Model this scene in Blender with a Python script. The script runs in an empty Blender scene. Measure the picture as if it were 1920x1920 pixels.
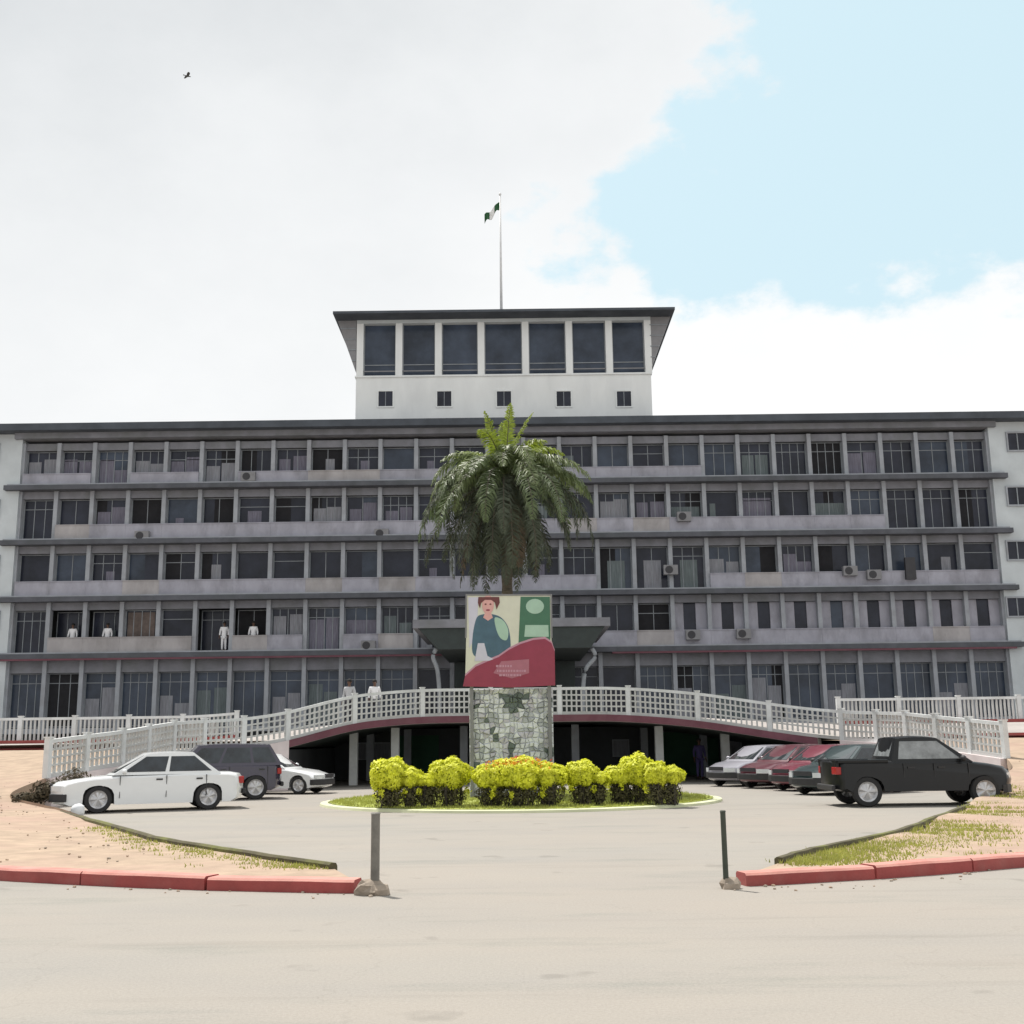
import bpy, bmesh, math, random
from math import sin, cos, pi, radians as R, atan, tan, sqrt
from mathutils import Vector as V, Matrix, Euler
from mathutils.geometry import delaunay_2d_cdt
random.seed(7)
S = bpy.context.scene
col = S.collection
# ------------------------------------------------------------------ camera
FPX, CX = 2137.0, 960.0
cd = bpy.data.cameras.new('camera'); cam = bpy.data.objects.new('camera', cd); col.objects.link(cam)
cd.sensor_fit = 'HORIZONTAL'; cd.sensor_width = 36; cd.lens = 36*FPX/1920
cd.clip_start = 0.1; cd.clip_end = 3000
CM = Matrix.Rotation(R(90+11.4), 4, 'X') @ Matrix.Rotation(R(-0.72), 4, 'Z')
cam.matrix_world = Matrix.Translation((0, 0, 1.65)) @ CM
S.camera = cam
S.render.resolution_x = S.render.resolution_y = 1024
def at(px, py, Y):
    d = CM.to_3x3() @ V(((px-960)/FPX, (960-py)/FPX, -1))
    return V((0, 0, 1.65)) + d*(Y/d.y)
# ------------------------------------------------------------------ light
SUN_EL, SUN_AZ = 63.0, -38.0        # azimuth from +Y, negative = to the left of the building
sd = bpy.data.lights.new('sun', 'SUN'); sun = bpy.data.objects.new('sun', sd); col.objects.link(sun)
sd.energy = 4.0; sd.angle = R(2.0); sd.color = (1, .955, .89)
sdir = V((sin(R(SUN_AZ))*cos(R(SUN_EL)), cos(R(SUN_AZ))*cos(R(SUN_EL)), sin(R(SUN_EL))))
sun.rotation_euler = (-sdir).to_track_quat('-Z', 'Y').to_euler()
w = bpy.data.worlds.new('World'); S.world = w; w.use_nodes = True
S.view_settings.view_transform = 'Standard'; S.view_settings.look = 'None'
S.view_settings.exposure = 0.40; S.view_settings.gamma = 1
def world():
    nt = w.node_tree; N = nt.nodes; L = nt.links; N.clear()
    def n(t, **k):
        x = N.new(t)
        for a, b in k.items(): setattr(x, a, b)
        return x
    def m(op, a, b=None, c=None):
        x = n('ShaderNodeMath', operation=op)
        for i, q in enumerate((a, b, c)):
            if q is None: continue
            if isinstance(q, (int, float)): x.inputs[i].default_value = q
            else: L.new(q, x.inputs[i])
        return x.outputs[0]
    tc = n('ShaderNodeTexCoord')
    sky = n('ShaderNodeTexSky', sky_type='NISHITA'); sky.sun_disc = False
    sky.sun_elevation = R(SUN_EL); sky.sun_rotation = R(SUN_AZ)
    sky.air_density = 1.0; sky.dust_density = 2.5
    def noise(scale, det=5, rough=.55, off=(0, 0, 0), sc=(1, 1, 1)):
        mp = n('ShaderNodeMapping'); mp.inputs['Location'].default_value = off; mp.inputs['Scale'].default_value = sc
        L.new(tc.outputs['Generated'], mp.inputs['Vector'])
        x = n('ShaderNodeTexNoise'); x.inputs['Scale'].default_value = scale
        x.inputs['Detail'].default_value = det; x.inputs['Roughness'].default_value = rough
        L.new(mp.outputs[0], x.inputs['Vector']); return x.outputs['Fac']
    warp = noise(7, 6, .6, (3.1, 0, 1.7), (1, 1, 1.6))
    fine = noise(22, 5, .6, (0, 4, 2), (1, 1, 1.7))
    big = noise(2.4, 4, .5, (1, 2, 5))
    def gap(px, py, rad, sx=1.0):
        d = (at(px, py, 10)-V((0, 0, 1.65))).normalized()
        s = n('ShaderNodeVectorMath', operation='SUBTRACT'); s.inputs[1].default_value = d
        L.new(tc.outputs['Generated'], s.inputs[0])
        mm = n('ShaderNodeVectorMath', operation='MULTIPLY'); mm.inputs[1].default_value = (1/sx, 1, 1); L.new(s.outputs[0], mm.inputs[0])
        ln = n('ShaderNodeVectorMath', operation='LENGTH'); L.new(mm.outputs[0], ln.inputs[0])
        return m('SUBTRACT', rad, ln.outputs['Value'])
    g = gap(1670, 250, .142, 1.35)
    g = m('MAXIMUM', g, gap(1330, 420, .075, 1.3))
    g = m('MAXIMUM', g, gap(2060, 190, .15, 1.4))
    g = m('MAXIMUM', g, gap(2030, -60, .22, 1.35))
    g = m('ADD', g, m('MULTIPLY', m('SUBTRACT', warp, .5), .22))
    g = m('ADD', g, m('MULTIPLY', m('SUBTRACT', fine, .5), .06))
    mask = n('ShaderNodeMapRange'); mask.interpolation_type = 'SMOOTHSTEP'; mask.inputs['From Min'].default_value = -.012; mask.inputs['From Max'].default_value = .026
    L.new(g, mask.inputs['Value'])
    # cloud brightness: greyer high up and to the left, near white low down
    sep = n('ShaderNodeSeparateXYZ'); L.new(tc.outputs['Generated'], sep.inputs[0])
    t = m('ADD', m('MULTIPLY', sep.outputs['Z'], -1.0), m('MULTIPLY', sep.outputs['X'], .55))
    t = m('ADD', t, m('MULTIPLY', m('SUBTRACT', big, .5), .55))
    t = m('ADD', t, m('MULTIPLY', m('SUBTRACT', warp, .5), .35))
    rp = n('ShaderNodeValToRGB'); L.new(m('ADD', t, .80), rp.inputs[0])
    e = rp.color_ramp.elements
    e[0].position = 0; e[0].color = (.575, .595, .61, 1)
    e[1].position = 1; e[1].color = (.88, .885, .885, 1)
    for p, c in ((.25, (.675, .69, .70, 1)), (.5, (.75, .76, .765, 1))):
        q = e.new(p); q.color = c
    b1 = n('ShaderNodeBackground'); L.new(rp.outputs[0], b1.inputs[0]); b1.inputs[1].default_value = 0.98
    hz = n('ShaderNodeMixRGB'); hz.inputs[0].default_value = .80; hz.inputs[2].default_value = (5.7, 7.35, 7.8, 1)
    L.new(sky.outputs[0], hz.inputs[1])
    b2 = n('ShaderNodeBackground'); L.new(hz.outputs[0], b2.inputs[0]); b2.inputs[1].default_value = 0.1
    mx = n('ShaderNodeMixShader'); L.new(mask.outputs[0], mx.inputs[0]); L.new(b1.outputs[0], mx.inputs[1]); L.new(b2.outputs[0], mx.inputs[2])
    o = n('ShaderNodeOutputWorld'); L.new(mx.outputs[0], o.inputs[0])
world()
# ------------------------------------------------------------------ materials
MATS = {}
def mat(name, c, rough=.7, metal=0, var=.12, scale=3, bump=0, bscale=40, spec=.5, c2=None, c2scale=.6, c2amt=.5, transl=0, coat=0, stretch=None):
    if name in MATS: return MATS[name]
    m = bpy.data.materials.new(name); m.use_nodes = True; nt = m.node_tree; N = nt.nodes; L = nt.links
    b = N['Principled BSDF']; b.inputs['Roughness'].default_value = rough; b.inputs['Metallic'].default_value = metal
    b.inputs['Specular IOR Level'].default_value = spec; b.inputs['Coat Weight'].default_value = coat
    tc = N.new('ShaderNodeTexCoord'); src = tc.outputs['Object']
    if stretch:
        mp = N.new('ShaderNodeMapping'); mp.inputs['Scale'].default_value = stretch; L.new(src, mp.inputs[0]); src = mp.outputs[0]
    n1 = N.new('ShaderNodeTexNoise'); n1.inputs['Scale'].default_value = scale; n1.inputs['Detail'].default_value = 6; n1.inputs['Roughness'].default_value = .62
    L.new(src, n1.inputs['Vector'])
    r = N.new('ShaderNodeMapRange'); r.inputs['From Min'].default_value = .3; r.inputs['From Max'].default_value = .7
    r.inputs['To Min'].default_value = 1-var; r.inputs['To Max'].default_value = 1+var; L.new(n1.outputs['Fac'], r.inputs['Value'])
    mul = N.new('ShaderNodeVectorMath'); mul.operation = 'SCALE'; mul.inputs[0].default_value = c; L.new(r.outputs[0], mul.inputs['Scale'])
    out = mul.outputs[0]
    if c2:
        n2 = N.new('ShaderNodeTexNoise'); n2.inputs['Scale'].default_value = c2scale; n2.inputs['Detail'].default_value = 7; n2.inputs['Roughness'].default_value = .65
        L.new(src, n2.inputs['Vector'])
        r2 = N.new('ShaderNodeMapRange'); r2.inputs['From Min'].default_value = .48; r2.inputs['From Max'].default_value = .68; r2.inputs['To Max'].default_value = c2amt
        L.new(n2.outputs['Fac'], r2.inputs['Value'])
        mx = N.new('ShaderNodeMixRGB'); L.new(r2.outputs[0], mx.inputs[0]); L.new(out, mx.inputs[1]); mx.inputs[2].default_value = (*c2, 1); out = mx.outputs[0]
    L.new(out, b.inputs['Base Color'])
    if bump:
        n3 = N.new('ShaderNodeTexNoise'); n3.inputs['Scale'].default_value = bscale; n3.inputs['Detail'].default_value = 4; L.new(src, n3.inputs['Vector'])
        bp = N.new('ShaderNodeBump'); bp.inputs['Strength'].default_value = bump; bp.inputs['Distance'].default_value = .02
        L.new(n3.outputs['Fac'], bp.inputs['Height']); L.new(bp.outputs[0], b.inputs['Normal'])
    if transl:
        tr = N.new('ShaderNodeBsdfTranslucent'); L.new(out, tr.inputs[0]); ms = N.new('ShaderNodeMixShader'); ms.inputs[0].default_value = transl
        L.new(b.outputs[0], ms.inputs[1]); L.new(tr.outputs[0], ms.inputs[2]); L.new(ms.outputs[0], N['Material Output'].inputs[0])
    MATS[name] = m; return m
M = dict(
    plaster=mat('grey plaster', (.325, .325, .375), .85, var=.16, scale=1.3, c2=(.17, .17, .185), c2scale=.9, c2amt=.55, bump=.15, stretch=(1, 1, .5)),
    plaster_warm=mat('warm plaster', (.34, .325, .33), .85, var=.18, scale=1.1, c2=(.18, .17, .16), c2scale=.7, c2amt=.5, stretch=(1, 1, .5)),
    pillar=mat('pillar paint', (.31, .33, .36), .8, var=.14, scale=1.5, c2=(.24, .24, .25), c2scale=.8, c2amt=.5),
    slab=mat('shade-painted slab edge', (.085, .09, .105), .85, var=.25, scale=1.2, c2=(.06, .07, .07), c2scale=.5, c2amt=.6),  # dark colour carries the shadow line at each floor edge
    lintel=mat('lintel paint', (.195, .20, .225), .85, var=.2, scale=1, c2=(.11, .12, .11), c2scale=.4, c2amt=.5),
    roof=mat('dark roof felt', (.06, .07, .085), .8, var=.3, scale=.8),
    wing=mat('pale blue grey render', (.50, .54, .56), .85, var=.10, scale=.6, c2=(.36, .39, .41), c2scale=.35, c2amt=.5, bump=.1),
    tower=mat('white render', (.70, .72, .72), .8, var=.06, scale=.8, c2=(.50, .52, .54), c2scale=.5, c2amt=.35, stretch=(1, 1, .35)),
    glass=mat('dark window glass', (.022, .025, .038), .2, var=.5, scale=.6, spec=.25),
    glass_d=mat('open dark room', (.012, .012, .015), .9, var=.3),
    glass_b=mat('blue grey glass', (.04, .053, .078), .2, var=.5, scale=.5, spec=.3),
    frame=mat('window frame paint', (.22, .24, .26), .6, var=.15),
    cur1=mat('lilac curtain', (.15, .145, .185), .9, var=.35, scale=3, stretch=(6, 6, .4)),
    cur2=mat('pale curtain', (.22, .225, .25), .9, var=.3, scale=3, stretch=(6, 6, .4)),
    cur3=mat('green grey curtain', (.12, .145, .15), .9, var=.35, scale=3, stretch=(6, 6, .4)),
    cur4=mat('brown board', (.12, .095, .085), .9, var=.35, scale=2),
    maroon=mat('maroon paint', (.15, .05, .07), .7, var=.2, scale=2, c2=(.13, .07, .08), c2scale=1, c2amt=.6),
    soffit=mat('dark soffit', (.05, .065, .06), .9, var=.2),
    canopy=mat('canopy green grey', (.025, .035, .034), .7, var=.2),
    white=mat('white paint', (.66, .68, .68), .7, var=.1, scale=2, c2=(.45, .46, .45), c2scale=1.2, c2amt=.5),
    lattice=mat('pale lattice paint', (.52, .53, .52), .8, var=.15, scale=2, c2=(.36, .35, .33), c2scale=1, c2amt=.5),
    abut=mat('pinkish white wash', (.72, .64, .64), .85, var=.1, scale=1, c2=(.5, .42, .42), c2scale=.8, c2amt=.4),
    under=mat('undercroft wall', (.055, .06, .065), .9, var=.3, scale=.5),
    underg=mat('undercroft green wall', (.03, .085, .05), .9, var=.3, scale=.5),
    deck=mat('deck concrete', (.36, .33, .31), .9, var=.15, scale=1),
    dirt=mat('bare tan earth', (.365, .275, .20), .95, var=.2, scale=2.2, c2=(.37, .235, .195), c2scale=.25, c2amt=.6, bump=.4, bscale=14),
    kerbtop=mat('sunlit-painted red kerb top', (.50, .24, .20), .85, var=.15, scale=2.5, c2=(.42, .12, .10), c2scale=1.7, c2amt=.5, bump=.2, bscale=30),  # kerb top coloured paler than its face to stand for sunlight
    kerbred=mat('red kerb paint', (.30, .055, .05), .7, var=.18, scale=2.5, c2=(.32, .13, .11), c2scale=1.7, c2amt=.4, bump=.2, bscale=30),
    edging=mat('mossy edging', (.085, .075, .04), .95, var=.35, scale=3, c2=(.18, .2, .04), c2scale=1, c2amt=.7, bump=.5, bscale=12),
    isl=mat('pale painted edging', (.58, .60, .40), .85, var=.15, scale=2, c2=(.36, .38, .24), c2scale=1, c2amt=.5),
    lawn=mat('lawn soil', (.30, .34, .07), .95, var=.3, scale=4),
    blade=mat('grass blades', (.36, .38, .09), .7, var=.25, scale=2, transl=.35),
    post=mat('steel post paint', (.16, .15, .13), .6, var=.3, scale=6),
    postd=mat('dark green post paint', (.04, .05, .035), .6, var=.3, scale=6),
    block=mat('rough concrete', (.30, .25, .20), .95, var=.3, scale=5, bump=.6, bscale=20),
    cwhite=mat('white car paint', (.74, .76, .77), .25, var=.02, coat=.6), cblack=mat('black car paint', (.009, .010, .011), .3, var=.1, coat=.12, spec=.3),
    cviolet=mat('dark violet car paint', (.035, .03, .055), .25, var=.05, coat=.6), csilver=mat('silver car paint', (.30, .30, .34), .3, var=.03, coat=.5),
    cmaroon=mat('maroon car paint', (.10, .018, .03), .28, var=.05, coat=.6), cred=mat('wine red car paint', (.17, .025, .045), .28, var=.05, coat=.6),
    cteal=mat('dark teal car paint', (.02, .04, .042), .28, var=.05, coat=.6), cgrey=mat('grey car paint', (.30, .33, .32), .35, var=.03, coat=.4),
    cglass=mat('car glass', (.018, .024, .03), .05, var=.8, scale=2.2, spec=.6), tyre=mat('tyre rubber', (.022, .022, .023), .85, var=.2),
    rim=mat('rim metal', (.55, .55, .56), .35, metal=.5, var=.05), plast=mat('black plastic', (.025, .025, .027), .6, var=.1),
    cglass2=mat('pale car glass', (.20, .215, .22), .08, var=.5, scale=3, spec=.9),
    wscr=mat('windscreen glass', (.06, .07, .075), .05, var=.1, spec=1.0, coat=1.0, metal=.35),
    lamp=mat('lamp glass', (.65, .68, .70), .12, var=.05, spec=.8), tail=mat('tail lamp red', (.35, .02, .02), .2, var=.05),
    chrome=mat('chrome', (.6, .6, .6), .2, metal=.9, var=.05),
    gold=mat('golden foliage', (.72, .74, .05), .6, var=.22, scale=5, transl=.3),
    gold_d=mat('inner foliage', (.36, .39, .02), .8, var=.3, scale=5), lowleaf=mat('shade-painted lower leaves', (.085, .078, .035), .9, var=.4, scale=5), twig=mat('twigs', (.06, .05, .045), .9, var=.3, scale=8),  # lower leaves coloured dark for the shade beneath the bush heads
    flower=mat('orange blossom', (.78, .38, .03), .6, var=.3, scale=9, transl=.2), flower_r=mat('red blossom', (.5, .06, .04), .6, var=.3, scale=9),
    frond=mat('palm green', (.105, .145, .055), .5, var=.3, scale=2, transl=.25, spec=.6), frond_y=mat('young palm green', (.27, .34, .045), .5, var=.25, scale=2, transl=.35),
    frond_m=mat('mid palm green', (.17, .215, .085), .5, var=.3, scale=2, transl=.3, spec=.6), frond_b=mat('dead brown frond', (.13, .095, .06), .8, var=.3, scale=2, transl=.1),
    frond_d=mat('old frond', (.065, .08, .05), .7, var=.35, scale=2, transl=.1), trunk=mat('palm trunk', (.10, .085, .065), .95, var=.4, scale=5, bump=1, bscale=9, stretch=(1, 1, 4)),
    skin=mat('brown skin', (.11, .055, .035), .5, var=.05), hair=mat('black hair', (.01, .009, .008), .8), cloth=mat('white cloth', (.78, .78, .80), .9, var=.04), trous=mat('dark trousers', (.03, .03, .04), .9),
    clothb=mat('blue violet cloth', (.08, .065, .18), .9), clothg=mat('pale grey cloth', (.45, .46, .48), .9),
    b_cream=mat('poster cream', (.62, .62, .52), .6, var=.05), b_green=mat('poster green', (.055, .155, .095), .6, var=.08), b_pale=mat('poster pale green', (.36, .52, .42), .6, var=.08),
    b_crim=mat('poster crimson', (.27, .035, .07), .55, var=.08), b_pink=mat('poster pink', (.38, .14, .19), .6, var=.08), b_lp=mat('poster pale pink', (.50, .26, .34), .6, var=.05),
    b_skin=mat('poster face', (.66, .36, .34), .6, var=.06), b_navy=mat('poster teal blue', (.06, .12, .17), .6, var=.15), b_dark=mat('poster dark red', (.14, .04, .04), .6), b_lil=mat('poster lilac white', (.55, .54, .64), .6, var=.05),
    st1=mat('white stone', (.66, .68, .70), .8, var=.15, scale=4), st2=mat('grey stone', (.42, .44, .46), .85, var=.2, scale=4), st3=mat('dark stone', (.13, .16, .145), .85, var=.2, scale=4), st4=mat('lilac stone', (.52, .51, .56), .85, var=.15, scale=4),
    fgreen=mat('flag green', (.02, .10, .035), .8, var=.05, transl=.2), fwhite=mat('flag white', (.8, .8, .8), .8, var=.02, transl=.4), polem=mat('pale pole paint', (.62, .62, .62), .5),
    bird=mat('bird feathers', (.06, .06, .055), .8), acm=mat('grey unit casing', (.20, .20, .21), .6, var=.1), acd=mat('dark grille', (.03, .03, .035), .6), acw=mat('pale unit casing', (.5, .5, .49), .6),
)
def ground_mat():
    m = bpy.data.materials.new('pale worn asphalt'); m.use_nodes = True; nt = m.node_tree; N = nt.nodes; L = nt.links; b = N['Principled BSDF']
    b.inputs['Roughness'].default_value = .9; b.inputs['Specular IOR Level'].default_value = .25
    tc = N.new('ShaderNodeTexCoord')
    def noise(s, det=6, sc=(1, 1, 1), rough=.6):
        mp = N.new('ShaderNodeMapping'); mp.inputs['Scale'].default_value = sc; L.new(tc.outputs['Object'], mp.inputs[0])
        x = N.new('ShaderNodeTexNoise'); x.inputs['Scale'].default_value = s; x.inputs['Detail'].default_value = det; x.inputs['Roughness'].default_value = rough; L.new(mp.outputs[0], x.inputs['Vector']); return x.outputs['Fac']
    def mr(f, a, b_, c, d):
        x = N.new('ShaderNodeMapRange'); x.inputs['From Min'].default_value = a; x.inputs['From Max'].default_value = b_; x.inputs['To Min'].default_value = c; x.inputs['To Max'].default_value = d; L.new(f, x.inputs['Value']); return x.outputs[0]
    def mix(f, c1, c2, ty='MIX'):
        x = N.new('ShaderNodeMixRGB'); x.blend_type = ty
        for i, q in ((0, f), (1, c1), (2, c2)):
            if isinstance(q, (int, float)): x.inputs[i].default_value = q
            elif isinstance(q, tuple): x.inputs[i].default_value = (*q, 1)
            else: L.new(q, x.inputs[i])
        return x.outputs[0]
    c = mix(mr(noise(.35, 7, (.6, 1.6, 1)), .35, .65, 0, 1), (.298, .277, .246), (.262, .25, .232))
    c = mix(mr(noise(.12, 5, (.5, 1, 1)), .42, .66, 0, .75), c, (.31, .272, .235))
    c = mix(mr(noise(.55, 8, (.45, 1.7, 1), .7),   .54, .70, 0, .65), c, (.195, .20, .18))
    c = mix(mr(noise(38, 3), .35, .65, .0, .30), c, (.40, .375, .335))
    c = mix(mr(noise(90, 2), .55, .75, 0, .45), c, (.2, .19, .175))
    vo = N.new('ShaderNodeTexVoronoi'); vo.feature = 'DISTANCE_TO_EDGE'; vo.inputs['Scale'].default_value = .22
    wa = N.new('ShaderNodeTexNoise'); wa.inputs['Scale'].default_value = 1.2; wa.inputs['Detail'].default_value = 6; L.new(tc.outputs['Object'], wa.inputs['Vector'])
    ad = N.new('ShaderNodeVectorMath'); ad.operation = 'MULTIPLY_ADD'; L.new(wa.outputs['Color'], ad.inputs[0]); ad.inputs[1].default_value = (1.6, 1.6, 0); L.new(tc.outputs['Object'], ad.inputs[2]); L.new(ad.outputs[0], vo.inputs['Vector'])
    c = mix(mr(vo.outputs['Distance'], .0, .003, .16, 0), c, (.16, .15, .13))
    L.new(c, b.inputs['Base Color'])
    c = mix(mr(noise(1.1, 6, (.12, 1.4, 1), .7), .56, .74, 0, .42), c, (.20, .187, .165))
    c = mix(mr(noise(.9, 3, (1, 1, 1), .5), .66, .70, 0, .35), c, (.15, .14, .125))
    L.new(c, b.inputs['Base Color'])
    bp = N.new('ShaderNodeBump'); bp.inputs['Strength'].default_value = .35; bp.inputs['Distance'].default_value = .012; L.new(noise(60, 4), bp.inputs['Height']); L.new(bp.outputs[0], b.inputs['Normal'])
    return m
M['ground'] = ground_mat()
# ------------------------------------------------------------------ mesh helpers
class MB:
    def __init__(s): s.v = []; s.f = []; s.mi = []
    def add(s, vs, fs, mi=0):
        o = len(s.v); s.v += [tuple(q) for q in vs]; s.f += [tuple(i+o for i in f) for f in fs]; s.mi += [mi]*len(fs); return s
    def box(s, x0, x1, y0, y1, z0, z1, mi=0, T=None):
        vs = [V((x, y, z)) for x in (x0, x1) for y in (y0, y1) for z in (z0, z1)]
        if T: vs = [T @ q for q in vs]
        return s.add(vs, [(0, 1, 3, 2), (4, 6, 7, 5), (0, 4, 5, 1), (2, 3, 7, 6), (0, 2, 6, 4), (1, 5, 7, 3)], mi)
    def tube(s, pts, rads, seg=8, mi=0, cap=True):
        pts = [V(p) for p in pts]
        if not hasattr(rads, '__len__'): rads = [rads]*len(pts)
        vs = []; fs = []
        up = V((0, 0, 1))
        for i, p in enumerate(pts):
            d = (pts[min(i+1, len(pts)-1)]-pts[max(i-1, 0)]).normalized()
            a = d.cross(up if abs(d.z) < .95 else V((1, 0, 0))).normalized(); b = d.cross(a).normalized()
            for k in range(seg):
                t = 2*pi*k/seg; vs.append(p+(a*cos(t)+b*sin(t))*rads[i])
        for i in range(len(pts)-1):
            for k in range(seg):
                k2 = (k+1) % seg; fs.append((i*seg+k, i*seg+k2, (i+1)*seg+k2, (i+1)*seg+k))
        if cap: fs.append(tuple(range(seg))[::-1]); fs.append(tuple((len(pts)-1)*seg+k for k in range(seg)))
        return s.add(vs, fs, mi)
    def ell(s, c, r, nu=12, nv=8, mi=0, jit=0, rnd=random):
        vs = [(c[0], c[1], c[2]-r[2])]; fs = []
        for j in range(1, nv):
            ph = -pi/2+pi*j/nv
            for i in range(nu):
                th = 2*pi*i/nu; q = 1+rnd.uniform(-jit, jit)
                vs.append((c[0]+r[0]*cos(ph)*cos(th)*q, c[1]+r[1]*cos(ph)*sin(th)*q, c[2]+r[2]*sin(ph)*q))
        vs.append((c[0], c[1], c[2]+r[2])); top = len(vs)-1
        for i in range(nu):
            fs.append((0, 1+(i+1) % nu, 1+i)); fs.append((top, top-nu+i, top-nu+(i+1) % nu))
        for j in range(nv-2):
            for i in range(nu):
                a = 1+j*nu+i; b = 1+j*nu+(i+1) % nu; fs.append((a, b, b+nu, a+nu))
        return s.add(vs, fs, mi)
    def build(s, name, m, parent=None, smooth=False, bevel=0, loc=None):
        me = bpy.data.meshes.new(name); me.from_pydata(s.v, [], s.f)
        for k in (m if isinstance(m, (list, tuple)) else [m]): me.materials.append(k)
        me.polygons.foreach_set('material_index', s.mi)
        if smooth is not False:
            me.polygons.foreach_set('use_smooth', [True]*len(me.polygons))
            if smooth is not True: me.set_sharp_from_angle(angle=R(smooth))
        me.update()
        o = bpy.data.objects.new(name, me); col.objects.link(o)
        if parent: o.parent = parent
        if loc: o.location = loc
        if bevel:
            bv = o.modifiers.new('bevel', 'BEVEL'); bv.width = bevel; bv.segments = 2; bv.limit_method = 'ANGLE'
        return o
def tag(o, label=None, cat=None, group=None, kind=None):
    if label: o['label'] = label
    if cat: o['category'] = cat
    if group: o['group'] = group
    if kind: o['kind'] = kind
    return o
def empty(name, loc=(0, 0, 0), rz=0):
    o = bpy.data.objects.new(name, None); col.objects.link(o); o.location = loc; o.rotation_euler = (0, 0, rz); o.empty_display_size = .2
    return o
def copy_tree(o, parent=None):
    c = o.copy(); col.objects.link(c); c.parent = parent
    for ch in [q for q in o.children]: copy_tree(ch, c)
    return c
def interp(kn, x):
    if x <= kn[0][0]: return kn[0][1]
    for (a, b), (c, d) in zip(kn, kn[1:]):
        if x <= c: return b+(d-b)*(x-a)/(c-a)
    return kn[-1][1]
def sm(a, b, x):
    t = max(0, min(1, (x-a)/(b-a))); return t*t*(3-2*t)
def spline(P, n=8):
    P = [V(p) for p in P]; out = []
    for i in range(len(P)-1):
        p0 = P[max(i-1, 0)]; p1 = P[i]; p2 = P[i+1]; p3 = P[min(i+2, len(P)-1)]
        for k in range(n):
            t = k/n
            out.append(.5*((2*p1)+(p2-p0)*t+(2*p0-5*p1+4*p2-p3)*t*t+(3*p1-p0-3*p2+p3)*t**3))
    out.append(P[-1]); return out
def sweep(mb, path, prof, mi=0, caps=True):      # prof: list of (side, up); side>0 = to the right of travel
    n = len(prof); vs = []; fs = []
    for i, p in enumerate(path):
        d = path[min(i+1, len(path)-1)]-path[max(i-1, 0)]; d = V((d.x, d.y, 0)).normalized(); r = V((d.y, -d.x, 0))
        for a, b in prof: vs.append(p+r*a+V((0, 0, b)))
    for i in range(len(path)-1):
        for k in range(n):
            k2 = (k+1) % n; fs.append((i*n+k, (i+1)*n+k, (i+1)*n+k2, i*n+k2))
    if caps: fs.append(tuple(range(n))); fs.append(tuple((len(path)-1)*n+k for k in range(n))[::-1])
    mb.add(vs, fs, mi)
# ------------------------------------------------------------------ levels
def base_h(y): return interp([(13, .10), (24, .13), (29, .24), (33.4, .8), (36.8, 1.1), (40, 1.4), (44, 1.6), (50, 1.85), (64, 1.95)], y)
def H(x, y):
    z = base_h(y)
    if y > 42: z += 1.0*(1-sm(3, 14.5, abs(x)))*sm(42, 45, y)
    if x > 0: z += .38*sm(43, 49, y)*sm(4, 14, x)
    return min(z, 2.72)
def HR(x, y): return H(x, y)
LB = [(-13.4, 33.4), (-12.9, 35), (-12.3, 36.8), (-11.8, 39.6), (-10.7, 42.0), (-8.5, 43.4), (-5.8, 44.9), (-3.0, 45.8), (0, 46)]
RB = [(0, 46), (3.6, 45.8), (7.0, 44.9), (10.3, 43.9), (12.1, 42.9), (13.1, 41.2), (13.8, 39), (14.4, 37.2), (14.9, 35.4)]
nearL = [V((p.x, p.y, H(p.x, p.y))) for p in spline([(x, y, 0) for x, y in LB], 6)]
nearR = [V((p.x, p.y, H(p.x, p.y))) for p in spline([(x, y, 0) for x, y in RB], 6)]
near = nearL+nearR[1:]
courtL = spline([(-2.3, 15.0, 0), (-4.1, 17.2, 0), (-6.1, 19.9, 0), (-8.6, 24.2, 0), (-11.2, 28.5, 0), (-13.2, 30.6, 0), (-13.4, 33.4, 0)], 6)
courtR = spline([(3.3, 15.0, 0), (4.3, 16.6, 0), (6.2, 19.2, 0), (9.0, 24.2, 0), (12.2, 30.0, 0), (14.0, 33, 0), (14.9, 35.4, 0)], 6)
kerbL = spline([(-1.8, 13.55, 0), (-4, 14.15, 0), (-6.9, 15.45, 0), (-12, 18.2, 0), (-20, 22.6, 0), (-45, 36, 0), (-90, 60, 0)], 6)
kerbR = spline([(2.60, 13.72, 0), (4.6, 14.4, 0), (6.97, 15.6, 0), (12, 18.5, 0), (20, 22.8, 0), (45, 36, 0), (90, 60, 0)], 6)
def sheet(name, poly, hf, m, step=1.0, dz=0):
    pts = [V((p[0], p[1])) for p in poly]; n = len(pts)
    xs = [p.x for p in pts]; ys = [p.y for p in pts]
    x = min(xs)+step/2
    def inside(x, y):
        c = False
        for i in range(n):
            a, b = pts[i], pts[(i+1) % n]
            if (a.y > y) != (b.y > y) and x < (b.x-a.x)*(y-a.y)/(b.y-a.y)+a.x: c = not c
        return c
    extra = []
    while x < max(xs):
        y = min(ys)+step/2
        while y < max(ys):
            if abs(x) < 26 or (int(x) % 4 == 0 and int(y) % 4 == 0):
                if inside(x, y): extra.append(V((x, y)))
            y += step
        x += step
    r = delaunay_2d_cdt(pts+extra, [], [list(range(n))], 1, 1e-5)
    mb = MB(); mb.add([(p.x, p.y, hf(p.x, p.y)+dz) for p in r[0]], r[2]); return mb.build(name, m, smooth=True)
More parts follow.
